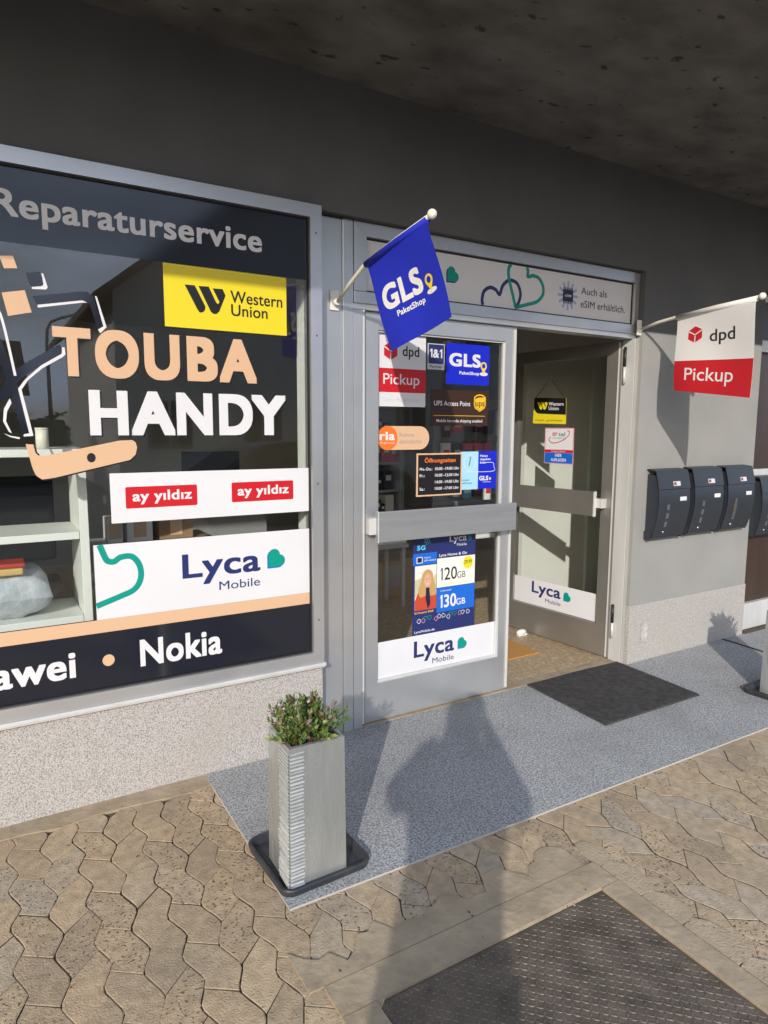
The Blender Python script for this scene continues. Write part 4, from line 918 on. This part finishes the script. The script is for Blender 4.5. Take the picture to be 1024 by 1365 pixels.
def make_plant(cx, cy_, z, label, group, seed, n=78, spread=.090, H_=.15):
    r = random.Random(seed); t = thing('flowering_plant', label, 'plant', (cx, cy_, z), group)
    st = MB(); lf = MB(); fw = MB()
    for i in range(n):
        bx, by = r.uniform(-.07, .07), r.uniform(-.065, .065); a = math.atan2(by, bx)+r.uniform(-.7, .7)
        ln = H_*r.uniform(.45, 1.0)*(1.25 if i % 17 == 0 else 1); lean = r.uniform(.15, 1.0)
        ex = bx+cos(a)*spread*lean; ey = by+sin(a)*spread*lean; ez = ln*(1.0-.35*lean)
        p0 = Vector((cx+bx, cy_+by, z)); p2 = Vector((cx+ex, cy_+ey, z+ez)); p1 = p0*.45+p2*.55+Vector((0, 0, .02))
        path = [p0*(1-q)**2+p1*2*q*(1-q)+p2*q*q for q in [k/6 for k in range(7)]]
        st.tube(path, [.0016]*4+[.0011]*3, 'twig', 4, False)
        nl = r.randint(18, 26)
        for k in range(nl):
            q = .15+.85*k/nl; i0 = min(int(q*6), 5); p = path[i0].lerp(path[i0+1], q*6-i0); dr = (path[i0+1]-path[i0]).normalized()
            s1 = dr.cross(Vector((r.uniform(-1, 1), r.uniform(-1, 1), r.uniform(-1, 1)))).normalized()
            ax = (s1*.8+dr*.75+Vector((0, 0, .1))).normalized(); wd = ax.cross(dr).normalized(); nn = ax.cross(wd)
            l = r.uniform(.016, .027); w_ = l*.24
            key = r.choices(('leaf', 'leaf_pale', 'leaf_red'), (.70, .26, .04) if q < .75 else (.36, .46, .18))[0]
            lf.add([p, p+ax*l*.45+wd*w_, p+ax*l, p+ax*l*.45-wd*w_, p+ax*l*.5+nn*w_*.35], [(0, 1, 4), (1, 2, 4), (2, 3, 4), (3, 0, 4)], key)
        if r.random() < .22:
            for k in range(r.randint(2, 4)):
                c0 = p2+Vector((r.uniform(-.008, .008), r.uniform(-.008, .008), r.uniform(-.012, .006)))
                for q in range(5):
                    b0 = 2*pi*q/5+r.random(); d = Vector((cos(b0), sin(b0), r.uniform(.2, .7))).normalized()*.0055; e_ = d.cross(Vector((0, 0, 1))).normalized()*.0022
                    fw.face([c0, c0+d*.6+e_, c0+d, c0+d*.6-e_], 'flower')
    link('stems', st, t); link('leaves', lf, t); link('flowers', fw, t)
    return t
make_tray(.895, -.742, .335, .345, 'black plastic saucer under the silver planter beside the shop window', 'planter saucers', rad(2))
make_planter(.768, -.892, .202, .195, .478, rad(-1), 'tall square silver planter with a rippled corner, beside the closed door leaf', 'silver planters', 3)
make_plant(.868, -.796, .470, 'green shrub with pink tips in the planter beside the shop window', 'small shrubs in planters', 11)
make_tray(3.83, -.80, .335, .345, 'black plastic saucer under the planter near the letterboxes', 'planter saucers', rad(4))
make_planter(3.727, -.903, .202, .195, .478, rad(2), 'tall square silver planter near the letterboxes and the brown side door', 'silver planters', 9)
make_plant(3.828, -.806, .470, 'green shrub in the planter near the letterboxes', 'small shrubs in planters', 23)
mb = MB(); mb.tube([(4.47, -.012, .010), (4.47, -.10, .011), (4.45, -.30, .012), (4.40, -.55, .011), (4.42, -.75, .010)], .004, 'black_plastic', 6)
solo('dark_line', mb, 'thin black line across the carpet by the plinth under the letterboxes', 'dark_line', (4.45, -.3, .006))  # thin black tube that draws a dark line across the carpet

# ================================================================== INSIDE THE SHOP
sh_ = thing('shelf_unit', 'open white shelf unit standing behind the shop window', 'shelf', (-.45, .35, .39))
mb = MB(); mb.box(.318, .352, .19, .53, .66, 1.38, 'white_lam', bev=.002); mb.box(-1.25, -1.216, .19, .53, .66, 1.38, 'white_lam', bev=.002); mb.box(-.47, -.436, .20, .53, .69, 1.376, 'white_lam'); link('side_panel', mb, sh_)
for z0, z1 in ((1.381, 1.411), (1.046, 1.076), (.686, .728)):
    mb = MB(); mb.box(-1.25 if z0 > 1.3 else -1.214, .352 if z0 > 1.3 else .316, .19, .53, z0, z1, 'white_lam', bev=.002); link('shelf', mb, sh_)
mb = MB(); mb.box(-1.2, -1.15, .22, .50, .392, .66, 'white_lam'); mb.box(.25, .30, .22, .50, .392, .66, 'white_lam'); link('feet', mb, sh_)
def pillow(cx, cy_, z, w, d, h, k, seed):
    r = random.Random(seed); mb = MB()
    ph = [r.uniform(0, 6) for _ in range(6)]
    def f(u, v, sg):
        x, y = 2*u-1, 2*v-1; t = max(0, (1-x**4)*(1-y**4))**.45
        wr = .06*sin(7*x+ph[0]+3*y)+.05*sin(9*y+ph[1]-4*x)+.03*sin(17*x+ph[2])
        return Vector((cx+x*w/2, cy_+y*d/2, z+h*.42+sg*(h*(.42 if sg < 0 else .58)*t*(1+wr))))
    mb.grid(lambda u, v: f(u, v, 1), 26, 20, k); mb.grid(lambda u, v: f(1-u, v, -1), 26, 20, k); return mb
solo('shipping_bag', pillow(.03, .345, .7285, .36, .25, .20, 'bag', 4), 'crumpled grey plastic shipping bag on the lowest window shelf', 'bag', (.03, .345, .73))
t = thing('snack_packet', 'red and yellow packet lying on top of the grey bag', 'packet', (0, .30, .92))
mb = MB(); mb.box(-.14, .108, .215, .345, .916, .943, 'yellow_pack', bev=.006); link('wrapper', mb, t)
mb = MB(); mb.box(-.138, .116, .222, .346, .944, .961, 'red_pack', bev=.005); link('top', mb, t)
mb = MB(); mb.tube([(.205, .26, 1.4115), (.205, .26, 1.492)], .024, 'ivory_plastic', 18); mb.tube([(.205, .26, 1.488), (.205, .26, 1.4945)], .0255, 'ivory_plastic', 18)
solo('tape_roll', mb, 'small cream tub standing on the window shelf top', 'tub', (.205, .26, 1.4115))
# things farther inside, behind the window
def furn(name, label, cat, parts, loc, group=None):
    t = thing(name, label, cat, loc, group)
    for pn, mb in parts: link(pn, mb, t)
    return t
mb = MB(); mb.box(1.0, 2.1, 2.6, 3.1, .86, .90, 'int_dark', bev=.004); m2 = MB(); m2.box(1.05, 2.05, 2.64, 3.06, .004, .859, 'int_dark')
furn('counter', 'dark shop counter deep inside behind the window', 'counter', [('top', mb), ('base', m2)], (1.5, 2.85, 0))
t_ = [('dark monitor on the counter inside the shop', 1.62, 2.75), ]
mb = MB(); mb.box(1.38, 1.86, 2.75, 2.775, 1.0, 1.30, 'black_plastic', bev=.005); m2 = MB(); m2.box(1.58, 1.66, 2.752, 2.86, .9005, .999, 'black_plastic')
furn('monitor', 'dark monitor standing on the counter inside the shop', 'monitor', [('screen', mb), ('stand', m2)], (1.62, 2.8, .9))
def carton(x0, x1, y0, y1, z0, z1, label, k='cardboard'):
    mb = MB(); mb.box(x0, x1, y0, y1, z0, z1, k, bev=.004); t = thing('carton', label, 'box', ((x0+x1)/2, (y0+y1)/2, z0)); link('box', mb, t)
    mb = MB(); mb.box((x0+x1)/2-.03, (x0+x1)/2+.03, y0-.0012, y0-.0002, z0+.02, z1-.001, 'v_peach'); link('tape', mb, t); return t
carton(.73, .90, .66, .86, .94, 1.04, 'small brown carton seen between the two white window signs'); carton(.735, 1.0, .65, .92, .80, .939, 'wider brown carton below the small one behind the window')
carton(.49, .56, .66, .80, .94, 1.06, 'small white box next to the wide white box behind the window', 'p_white'); carton(.58, .70, .66, .80, .94, 1.05, 'wide white box beside the cartons behind the window', 'p_white')
m1 = MB(); m1.box(.40, 1.12, .60, .98, .765, .799, 'p_grey', bev=.003); m2 = MB()
for x in (.42, 1.07): m2.box(x, x+.03, .62, .65, .004, .764, 'p_grey'); m2.box(x, x+.03, .93, .96, .004, .764, 'p_grey')
m3 = MB(); m3.box(.42, .70, .66, .86, .7995, .939, 'p_grey', bev=.003)
furn('side_table', 'grey table behind the window that carries boxes', 'table', [('top', m1), ('legs', m2), ('crate', m3)], (.76, .8, 0))
# black office chair
t = thing('office_chair', 'black office chair seen dimly through the shelf unit', 'chair', (.15, 1.9, 0))
mb = MB(); mb.box(-.09, .39, 1.68, 2.14, .46, .53, 'black_fabric', bev=.03); link('seat', mb, t); mb = MB(); mb.box(-.08, .38, 2.12, 2.19, .62, 1.18, 'black_fabric', bev=.03); link('backrest', mb, t)
mb = MB(); mb.tube([(.15, 1.9, .06), (.15, 1.9, .46)], .025, 'black_plastic')
for k in range(5): mb.tube([(.15, 1.9, .075), (.15+.28*cos(k*1.257), 1.9+.28*sin(k*1.257), .05)], .016, 'black_plastic', 8)
mb.tube([(.15, 2.15, .5), (.15, 2.2, .75)], .02, 'black_plastic', 8); link('base', mb, t)
# display shelf with goods, left in the door glass
t = thing('display_shelf', 'tall display shelf seen through the left door glass', 'shelf', (3.05, 2.75, 0))
mb = MB(); mb.box(2.62, 2.65, 2.6, 2.95, .004, 1.95, 'p_grey'); mb.box(3.38, 3.42, 2.6, 2.95, .004, 1.95, 'p_grey'); link('side_panel', mb, t); mb = MB(); mb.box(2.65, 3.38, 2.92, 2.95, .05, 1.95, 'int_dark'); link('back_panel', mb, t)
zs = (.42, .66, .90, 1.16, 1.42, 1.68)
for z in zs: mb = MB(); mb.box(2.651, 3.379, 2.6, 2.918, z, z+.022, 'p_grey'); link('shelf', mb, t)
ORD = 'first second third fourth fifth sixth seventh eighth ninth tenth eleventh twelfth thirteenth fourteenth fifteenth sixteenth'.split(); ROW = ('top', 'second', 'third', 'bottom'); ROW5 = ('lowest', 'second lowest', 'middle', 'second highest', 'highest')
r = random.Random(31); dsc = dict(p_white='white', p_black='black', p_red='red', p_pink='pink', p_blue='blue', p_grey='grey', p_plum='plum', p_yel='cream')
for zi, z in enumerate(zs[1:]):
    x = 2.67; cnt = -1
    while x < 3.30:
        cnt += 1
        w = r.uniform(.035, .10); h = r.uniform(.09, .19); k = r.choice(('p_white', 'p_black', 'p_black', 'p_red', 'p_plum', 'p_grey', 'p_pink'))
        mb = MB(); mb.box(x, x+w, 2.63, 2.80, z+.0225, z+.0225+h, k, bev=.003)
        if k != 'p_white': mb.box(x+w*.2, x+w*.8, 2.6292, 2.6298, z+.04+h*.4, z+.02+h*.8, 'p_white')
        solo('product_box', mb, '%s product box, %s from the left on the %s board of the display shelf' % (dsc[k], ORD[cnt], ROW5[zi]), 'product', (x+w/2, 2.71, z+.0225), 'product boxes on the display shelf'); x += w+r.uniform(.004, .03)
mb = MB(); mb.box(2.86, 3.32, 2.18, 2.52, .0045, .34, 'cardboard', bev=.006); t = thing('carton', 'brown cardboard box on the floor behind the left door glass', 'box', (3.05, 2.35, .004)); link('box', mb, t)
mb = MB(); mb.box(2.99, 3.12, 2.1788, 2.1795, .1, .3, 'int_dark'); link('print', mb, t)
# printer-like white device on a stand
t = thing('printer', 'white printer behind the push bar of the door', 'printer', (2.72, 2.0, .62)); mb = MB(); mb.box(2.5, 2.98, 1.85, 2.2, .55, .74, 'p_white', bev=.02); link('body', mb, t); mb = MB(); mb.tube([(2.93, 1.845, .655), (2.93, 1.851, .655)], .045, 'p_black', 16); link('dial', mb, t)
t = thing('stool', 'low grey stand under the white printer', 'stand', (2.74, 2.02, 0)); mb = MB(); mb.box(2.48, 3.0, 1.86, 2.2, .515, .549, 'p_grey'); link('top', mb, t); mb = MB()
for x in (2.5, 2.95):
    for y in (1.88, 2.15): mb.box(x, x+.03, y, y+.03, .0045, .514, 'p_grey')
link('legs', mb, t)
# accessory rack
t = thing('accessory_rack', 'accessory rack with hanging packs behind the door', 'rack', (3.65, 1.75, 0))
mb = MB(); mb.box(3.20, 4.12, 1.80, 1.83, .62, 1.75, 'int_dark', bev=.003); link('panel', mb, t)
mb = MB(); mb.box(3.20, 4.12, 1.60, 1.83, .58, .615, 'p_white', bev=.003); link('shelf', mb, t)
mb = MB()
for x in (3.3, 4.02): mb.tube([(x, 1.70, .58), (x-.05, 1.52, .0045)], .014, 'black_plastic', 8); mb.tube([(x, 1.70, .58), (x+.05, 1.9, .0045)], .014, 'black_plastic', 8)
link('leg', mb, t)
mb = MB()
for j in range(4):
    for i in range(8): mb.tube([(3.26+i*.112, 1.799, 1.66-j*.27), (3.26+i*.112, 1.70, 1.665-j*.27)], .003, 'chrome', 5)
link('hook', mb, t)
for j in range(4):
    for i in range(8):
        if r.random() < .08: continue
        x = 3.26+i*.112; z = 1.65-j*.27; k = r.choice(('p_black', 'p_white', 'p_red', 'p_pink', 'p_plum', 'p_grey', 'p_black', 'p_blue')); w, h = r.uniform(.07, .095), r.uniform(.17, .23)
        mb = MB(); mb.box(x-w/2, x+w/2, 1.705, 1.74, z-h, z, k, bev=.004); mb.box(x-w*.36, x+w*.36, 1.7035, 1.7045, z-h*.75, z-h*.3, r.choice(('p_white', 'p_black', 'p_grey', 'p_red')))
        solo('accessory_pack', mb, '%s accessory pack, %s along the %s row of the rack' % (dsc[k], ORD[i], ROW[j]), 'product', (x, 1.72, z), 'accessory packs on the rack')
mb = MB(); mb.box(3.72, 3.90, 1.62, 1.74, .616, .76, 'p_blue', bev=.004); solo('product_box', mb, 'pale blue carton standing on the rack base shelf', 'product', (3.81, 1.68, .616))
mb = MB(); mb.sphere((3.285, .785, .03), .030, 'white_plastic', 14, 8, (1.5, .8, .75)); mb.box(3.25, 3.33, .77, .80, .0045, .02, 'white_plastic', bev=.004); solo('door_stop', mb, 'shiny white stopper on the floor against the open door', 'door stop', (3.285, .785, .0045))
mb = MB(); mb.box(4.46, 4.57, 1.268, 1.2985, .0045, 2.2, 'white_lam', bev=.003); solo('bright_strip_board', mb, 'narrow pale board added to imitate a bright strip behind the open door', 'board', (4.51, 1.28, .0045))  # added pale board, stands in for a bright upright strip behind the door glass

# ================================================================== ACROSS THE STREET (seen in the glass)
def house(label, x0, x1, y0, y1, he, hr, wallk, nwin, gable='x', seed=1):
    t = thing('house', label, 'house', ((x0+x1)/2, (y0+y1)/2, -.15))
    mb = MB(); mb.box(x0, x1, y0, y1, -.15, he, wallk)
    xm, ym = (x0+x1)/2, (y0+y1)/2
    if gable == 'x':
        mb.prism([(x0, he), (x1, he), (xm, hr)], lambda u, v, h: Vector((u, h, v)), y0, y1, wallk)
        pts = [((x0-.5, he-.35*(hr-he)/(xm-x0)-.1), (xm, hr+.12)), ((x1+.5, he-.35*(hr-he)/(xm-x0)-.1), (xm, hr+.12))]
        rf = MB()
        for (a, b_) in pts: rf.prism([(a[0], a[1]), (b_[0], b_[1]), (b_[0], b_[1]+.18), (a[0], a[1]+.18)], lambda u, v, h: Vector((u, h, v)), y0-.5, y1+.55, 'roof_tile')
    else:
        mb.prism([(y0, he), (y1, he), (ym, hr)], lambda u, v, h: Vector((h, u, v)), x0, x1, wallk); rf = MB()
        for a in (y0-.5, y1+.5): rf.prism([(a, he-.3), (ym, hr+.1), (ym, hr+.28), (a, he-.12)], lambda u, v, h: Vector((h, u, v)), x0-.4, x1+.4, 'roof_tile')
    link('wall', mb, t); rfo = link('roof', rf, t)
    mb = MB(); mb.box(xm+.6, xm+1.1, ym-.3, ym+.3, he, hr+.9, 'roof_tile'); link('chimney', mb, rfo)
    step = (x1-x0)/(nwin+.0)
    for fl_ in range(max(1, int(he//2.6))):
        for i in range(nwin):
            x = x0+step*(i+.5); z = .9+fl_*2.7
            if fl_ == 0 and i == nwin//2:
                d_ = MB(); d_.box(x-.5, x+.5, y1+.002, y1+.06, -.1, 2.0, 'brown_panel', bev=.01); link('door', d_, t); continue
            w_ = MB(); w_.box(x-.6, x+.6, y1+.002, y1+.06, z, z+1.3, 'frame_white', bev=.01); wo = link('window', w_, t)
            g_ = MB(); g_.box(x-.53, x-.03, y1+.061, y1+.07, z+.07, z+1.23, 'win_dark'); g_.box(x+.03, x+.53, y1+.061, y1+.07, z+.07, z+1.23, 'win_dark'); link('pane', g_, wo)
    return t
house('grey gabled house across the street, reflected in the shop window', 2.75, 12.2, -24, -14, 4.6, 8.3, 'house_wall', 4)
house('low pale house with a dark roof far across the street', -9, 1.6, -42, -33, 3.2, 5.6, 'house_wall_pale', 5, 'y')
house('wide pale house across the street to the right', 14, 25, -25, -16, 5.4, 8.2, 'house_wall_pale', 5, 'y')
house('low brown house across the street beside the gabled house', -22, -11, -40, -31, 2.9, 4.6, 'house_wall', 4, 'y')
mb = MB(); r = random.Random(2)
for i in range(900):
    x = r.uniform(-7.5, 2.2); z = r.uniform(-.1, 1.9); y = -19+r.uniform(-.45, .45); a = r.uniform(0, pi); l = r.uniform(.10, .22)
    d = Vector((cos(a), sin(a)*.6, r.uniform(-.6, .6))).normalized()*l; e_ = d.cross(Vector((r.uniform(-1, 1), r.uniform(-1, 1), 1))).normalized()*l*.6
    p = Vector((x, y, z)); mb.face([p-d, p+e_, p+d, p-e_], 'hedge')
mb.box(-7.4, 2.1, -19.3, -18.7, -.15, 1.7, 'hedge', bev=.1); solo('hedge', mb, 'clipped green hedge across the street, mirrored low in the window', 'hedge', (-2.6, -19, -.15))
t = thing('street_lamp', 'curved arm street lamp across the road, mirrored in the shop window', 'street lamp', (2.42, -27.4, -.15))
mb = MB(); mb.tube([(2.42, -27.4, -.15), (2.42, -27.4, 4.8), (2.46, -27.4, 5.35), (2.62, -27.4, 5.62), (3.0, -27.4, 5.8), (3.55, -27.4, 5.98)], [.09, .065, .06, .055, .05, .045], 'galv', 12); link('pole', mb, t)
mb = MB(); mb.box(3.5, 4.0, -27.5, -27.3, 5.95, 6.06, 'galv', bev=.03); link('lamp_head', mb, t)
# parked car
t = thing('parked_car', 'dark parked car across the pavement, mirrored in the shop window', 'car', (3.6, -6.6, -.15))
prof = [(-2.15, .30), (-2.18, .62), (-2.05, .78), (-1.15, .90), (-.45, 1.36), (.10, 1.45), (.85, 1.43), (1.50, 1.15), (2.0, .98), (2.12, .80), (2.10, .32)]
sp = smooth_path(prof, 4)
mb = MB(); cxx, cyc = 3.6, -6.6
def carf(u, v, h): 
    k = 1-.16*max(0, (v-.85)/.6); return Vector((cxx+u, cyc+h*k, v-.15))
mb.prism([(p.x, p.y) for p in sp], carf, -.86, .86, 'car_paint', None, True); link('body', mb, t)
mb = MB()
for sgn in (-1, 1):
    q = [(-.98, .93), (-.42, 1.30), (.06, 1.38), (.06, .93)]; q2 = [(.14, .93), (.14, 1.38), (.80, 1.36), (1.35, 1.10), (1.35, .95)]
    for qq in (q, q2): mb.face([carf(u, v, sgn*.864) for u, v in qq], 'win_dark')
mb.face([carf(-1.10, .925, -.74)+Vector((-.012, 0, .012)), carf(-.48, 1.345, -.70)+Vector((-.012, 0, .012)), carf(-.48, 1.345, .70)+Vector((-.012, 0, .012)), carf(-1.10, .925, .74)+Vector((-.012, 0, .012))], 'win_dark')
mb.face([carf(.95, 1.41, -.66)+Vector((.012, 0, .014)), carf(1.48, 1.17, -.72)+Vector((.012, 0, .014)), carf(1.48, 1.17, .72)+Vector((.012, 0, .014)), carf(.95, 1.41, .66)+Vector((.012, 0, .014))], 'win_dark')
link('window', mb, t)
for ux in (-1.35, 1.30):
    for sgn in (-1, 1):
        mb = MB(); c0 = Vector((cxx+ux, cyc+sgn*.80, .16)); mb.tube([c0-Vector((0, .10, 0)), c0+Vector((0, .10, 0))], .31, 'tyre', 24); wo = link('wheel', mb, t)
        mb = MB(); mb.tube([c0-Vector((0, .104, 0)), c0+Vector((0, .104, 0))], .20, 'chrome', 20); link('rim', mb, wo)
for sgn in (-1, 1):
    mb = MB(); mb.box(cxx-2.19, cxx-2.02, cyc+sgn*.62-.14, cyc+sgn*.62+.14, .42, .55, 'lamp_clear', bev=.02); link('headlight', mb, t)
    mb = MB(); mb.box(cxx+2.0, cxx+2.14, cyc+sgn*.65-.12, cyc+sgn*.65+.12, .55, .70, 'lamp_red', bev=.02); link('tail_light', mb, t)

# ================================================================== THE PHOTOGRAPHER (casts the long shadow)
def skin_mesh(joints, edges, mk, sub=2, root=0):
    me = bpy.data.meshes.new('sk'); me.from_pydata([j[0] for j in joints], edges, [])
    o = bpy.data.objects.new('sk', me); COL.objects.link(o)
    md = o.modifiers.new('s', 'SKIN'); md.use_smooth_shade = True
    for i, j in enumerate(joints):
        sv = me.skin_vertices[0].data[i]; sv.radius = j[1] if isinstance(j[1], tuple) else (j[1], j[1]); sv.use_root = (i == root)
    ss = o.modifiers.new('u', 'SUBSURF'); ss.levels = sub; ss.render_levels = sub
    bpy.context.view_layer.update()
    m2 = bpy.data.meshes.new_from_object(o.evaluated_get(bpy.context.evaluated_depsgraph_get()))
    mb = MB(); mb.add([tuple(v.co) for v in m2.vertices], [tuple(p.vertices) for p in m2.polygons], mk, True)
    bpy.data.objects.remove(o); bpy.data.meshes.remove(me); bpy.data.meshes.remove(m2)
    return mb
FA = rad(40); FW = Vector((sin(FA), cos(FA), 0)); RT = Vector((cos(FA), -sin(FA), 0)); UPV = Vector((0, 0, 1))
BASE = Vector((CAM.x, CAM.y, 0))-FW*.60-RT*.045
def bp_(r_, f_, z_): return BASE+RT*r_+FW*f_+UPV*z_
ph = CAM-vd*.016                                            # the phone sits right behind the lens
pr = lambda r_, u_, d_: ph+r2*r_+u2*u_+vd*d_
person = thing('person', 'person in a dark jacket holding up a phone with both hands, facing the shop', 'person', BASE)
hw = [pr(-.048, -.085, -.01), pr(.048, -.085, -.01)]
J = [(bp_(0, 0, .98), (.15, .11)), (bp_(0, .0, 1.14), (.15, .11)), (bp_(0, .01, 1.32), (.165, .11)), (bp_(0, .01, 1.43), (.10, .085)), (bp_(0, .02, 1.49), .052), (bp_(0, .035, 1.56), .062), (bp_(0, .04, 1.64), .078), (bp_(0, .035, 1.70), .050)]
E_ = [(0, 1), (1, 2), (2, 3), (3, 4), (4, 5), (5, 6), (6, 7)]
def addj(p, r_, par): J.append((p, r_)); E_.append((par, len(J)-1)); return len(J)-1
hands = []
for sg, wpt in ((-1, hw[0]), (1, hw[1])):
    a = addj(bp_(sg*.16, .0, 1.40), .070, 2); el = addj(bp_(sg*.245, .18, 1.215), .046, a); w_ = addj(wpt-FW*.045+UPV*-.045+RT*sg*.012, .026, el); h_ = addj(wpt-UPV*.012, (.022, .036), w_)
for sg in (-1, 1):
    hp_ = addj(bp_(sg*.095, 0, .90), .095, 0); kn = addj(bp_(sg*.105, .02, .50), .062, hp_); an = addj(bp_(sg*.11, -.01, .09), .040, kn); addj(bp_(sg*.12, .13, .045), (.042, .035), an)
body = link('body', skin_mesh(J, E_, 'skin', 1), person)
# fingers curl round the phone, thumbs on its face
for sg, wpt in ((-1, hw[0]), (1, hw[1])):
    for k in range(4):
        z0_ = -.075+k*.022; ln = (.030, .036, .038, .033)[k]
        a = pr(sg*.050, z0_-.004, -.02); b0 = pr(sg*.052, z0_, .0); c0 = pr(sg*.044, z0_+.002, .0); d0 = pr(sg*.044-sg*ln*.5, z0_+.004, -.004-.0)
        q = [(pr(sg*.060, z0_-.006, -.03), .0085), (pr(sg*.056, z0_-.002, -.012), .0085), (pr(sg*.049, z0_, -.002), .008), (pr(sg*.049-sg*ln*.55, z0_+.003, .0005-.002), .0065)]
        link('body', skin_mesh(q, [(0, 1), (1, 2), (2, 3)], 'skin', 1), person) if False else None
fing = MB()
for sg, wpt in ((-1, hw[0]), (1, hw[1])):
    for k in range(4):
        z0_ = -.072+k*.021; ln = (.026, .033, .035, .030)[k]
        q = [(pr(sg*.048, z0_-.008, -.030), .0085), (pr(sg*.0475, z0_-.002, -.004), .0080), (pr(sg*.0475-sg*.004, z0_, .002-.0), .0075), (pr(sg*.0475-sg*ln*.25, z0_+.002, -.001), .006)]
        m_ = skin_mesh(q, [(0, 1), (1, 2), (2, 3)], 'skin', 1); fing.add(m_.v, m_.f, 'skin', True)
    q = [(pr(sg*.050, -.085, -.034), .010), (pr(sg*.044, -.055, -.036), .009), (pr(sg*.030, -.030, -.034), .0075)]
    m_ = skin_mesh(q, [(0, 1), (1, 2)], 'skin', 1); fing.add(m_.v, m_.f, 'skin', True)
# join the fingers to the body mesh so that the body stays one
me = body.data; mbb = MB(); off = wloc(body)
mbb.add([tuple(v.co+off) for v in me.vertices], [tuple(p.vertices) for p in me.polygons], 'skin', True); mbb.add(fing.v, fing.f, 'skin', True)
hd = bp_(0, .045, 1.615)
for sg in (-1, 1):
    mbb.sphere(hd+RT*sg*.032+FW*.070+UPV*.012, .0115, 'eye', 10, 6); mbb.sphere(hd+RT*sg*.032+FW*.0795+UPV*.012, .0055, 'hair', 8, 5)
    mbb.sphere(hd+RT*sg*.078-FW*.005, .026, 'skin', 10, 6, (.45, .7, 1.1))
mbb.sphere(hd+FW*.086-UPV*.014, .017, 'skin', 10, 6, (.8, 1.1, 1.4)); mbb.sphere(hd+FW*.076-UPV*.048, .019, 'lip', 12, 6, (1.2, .5, .36))
bpy.data.objects.remove(body); link('body', mbb, person)
Jc = [(bp_(0, 0, .80), (.185, .135)), (bp_(0, 0, 1.0), (.19, .14)), (bp_(0, .0, 1.16), (.19, .14)), (bp_(0, .01, 1.34), (.20, .13)), (bp_(0, .01, 1.46), (.11, .09))]
Ec = [(0, 1), (1, 2), (2, 3), (3, 4)]
for sg, wpt in ((-1, hw[0]), (1, hw[1])):
    Jc.append((bp_(sg*.15, .0, 1.41), .10)); Ec.append((3, len(Jc)-1)); Jc.append((bp_(sg*.245+(.0 if sg > 0 else -.012), .18, 1.215), .070)); Ec.append((len(Jc)-2, len(Jc)-1)); Jc.append((wpt-FW*.075-UPV*.065+RT*sg*.02, .042)); Ec.append((len(Jc)-2, len(Jc)-1))
link('jacket', skin_mesh(Jc, Ec, 'jacket', 2), person)
Jt = [(bp_(0, 0, .95), (.15, .115))]; Et = []
for sg in (-1, 1):
    b0 = len(Jt); Jt += [(bp_(sg*.095, 0, .86), .108), (bp_(sg*.105, .02, .50), .080), (bp_(sg*.11, -.01, .11), .064)]; Et += [(0, b0), (b0, b0+1), (b0+1, b0+2)]
link('trousers', skin_mesh(Jt, Et, 'trousers', 2), person)
for sg in (-1, 1):
    link('shoe', skin_mesh([(bp_(sg*.11, -.05, .055), .048), (bp_(sg*.115, .05, .05), (.050, .045)), (bp_(sg*.122, .16, .042), (.046, .036))], [(0, 1), (1, 2)], 'shoe', 2), person)
mb = MB(); mb.sphere(bp_(0, .022, 1.645), .094, 'hair', 20, 12, (.92, 1.0, .82)); mb.sphere(bp_(0, -.045, 1.55), .10, 'hair', 20, 12, (1.15, .6, 1.25)); link('hair', mb, person)
mb = MB(); PM = Matrix((r2, u2, -vd)).transposed().to_4x4(); PM.translation = ph
mb.box(-.037, .037, -.125, .028, .0, .0085, 'black_plastic', bev=.002, M=PM)
phone = thing('smartphone', 'black phone held up in the hands of the person before the shop', 'phone', ph-vd*.006); link('case', mb, phone)
mb = MB(); mb.box(-.034, .034, -.120, .024, .0087, .0095, 'win_dark', M=PM); link('screen', mb, phone)
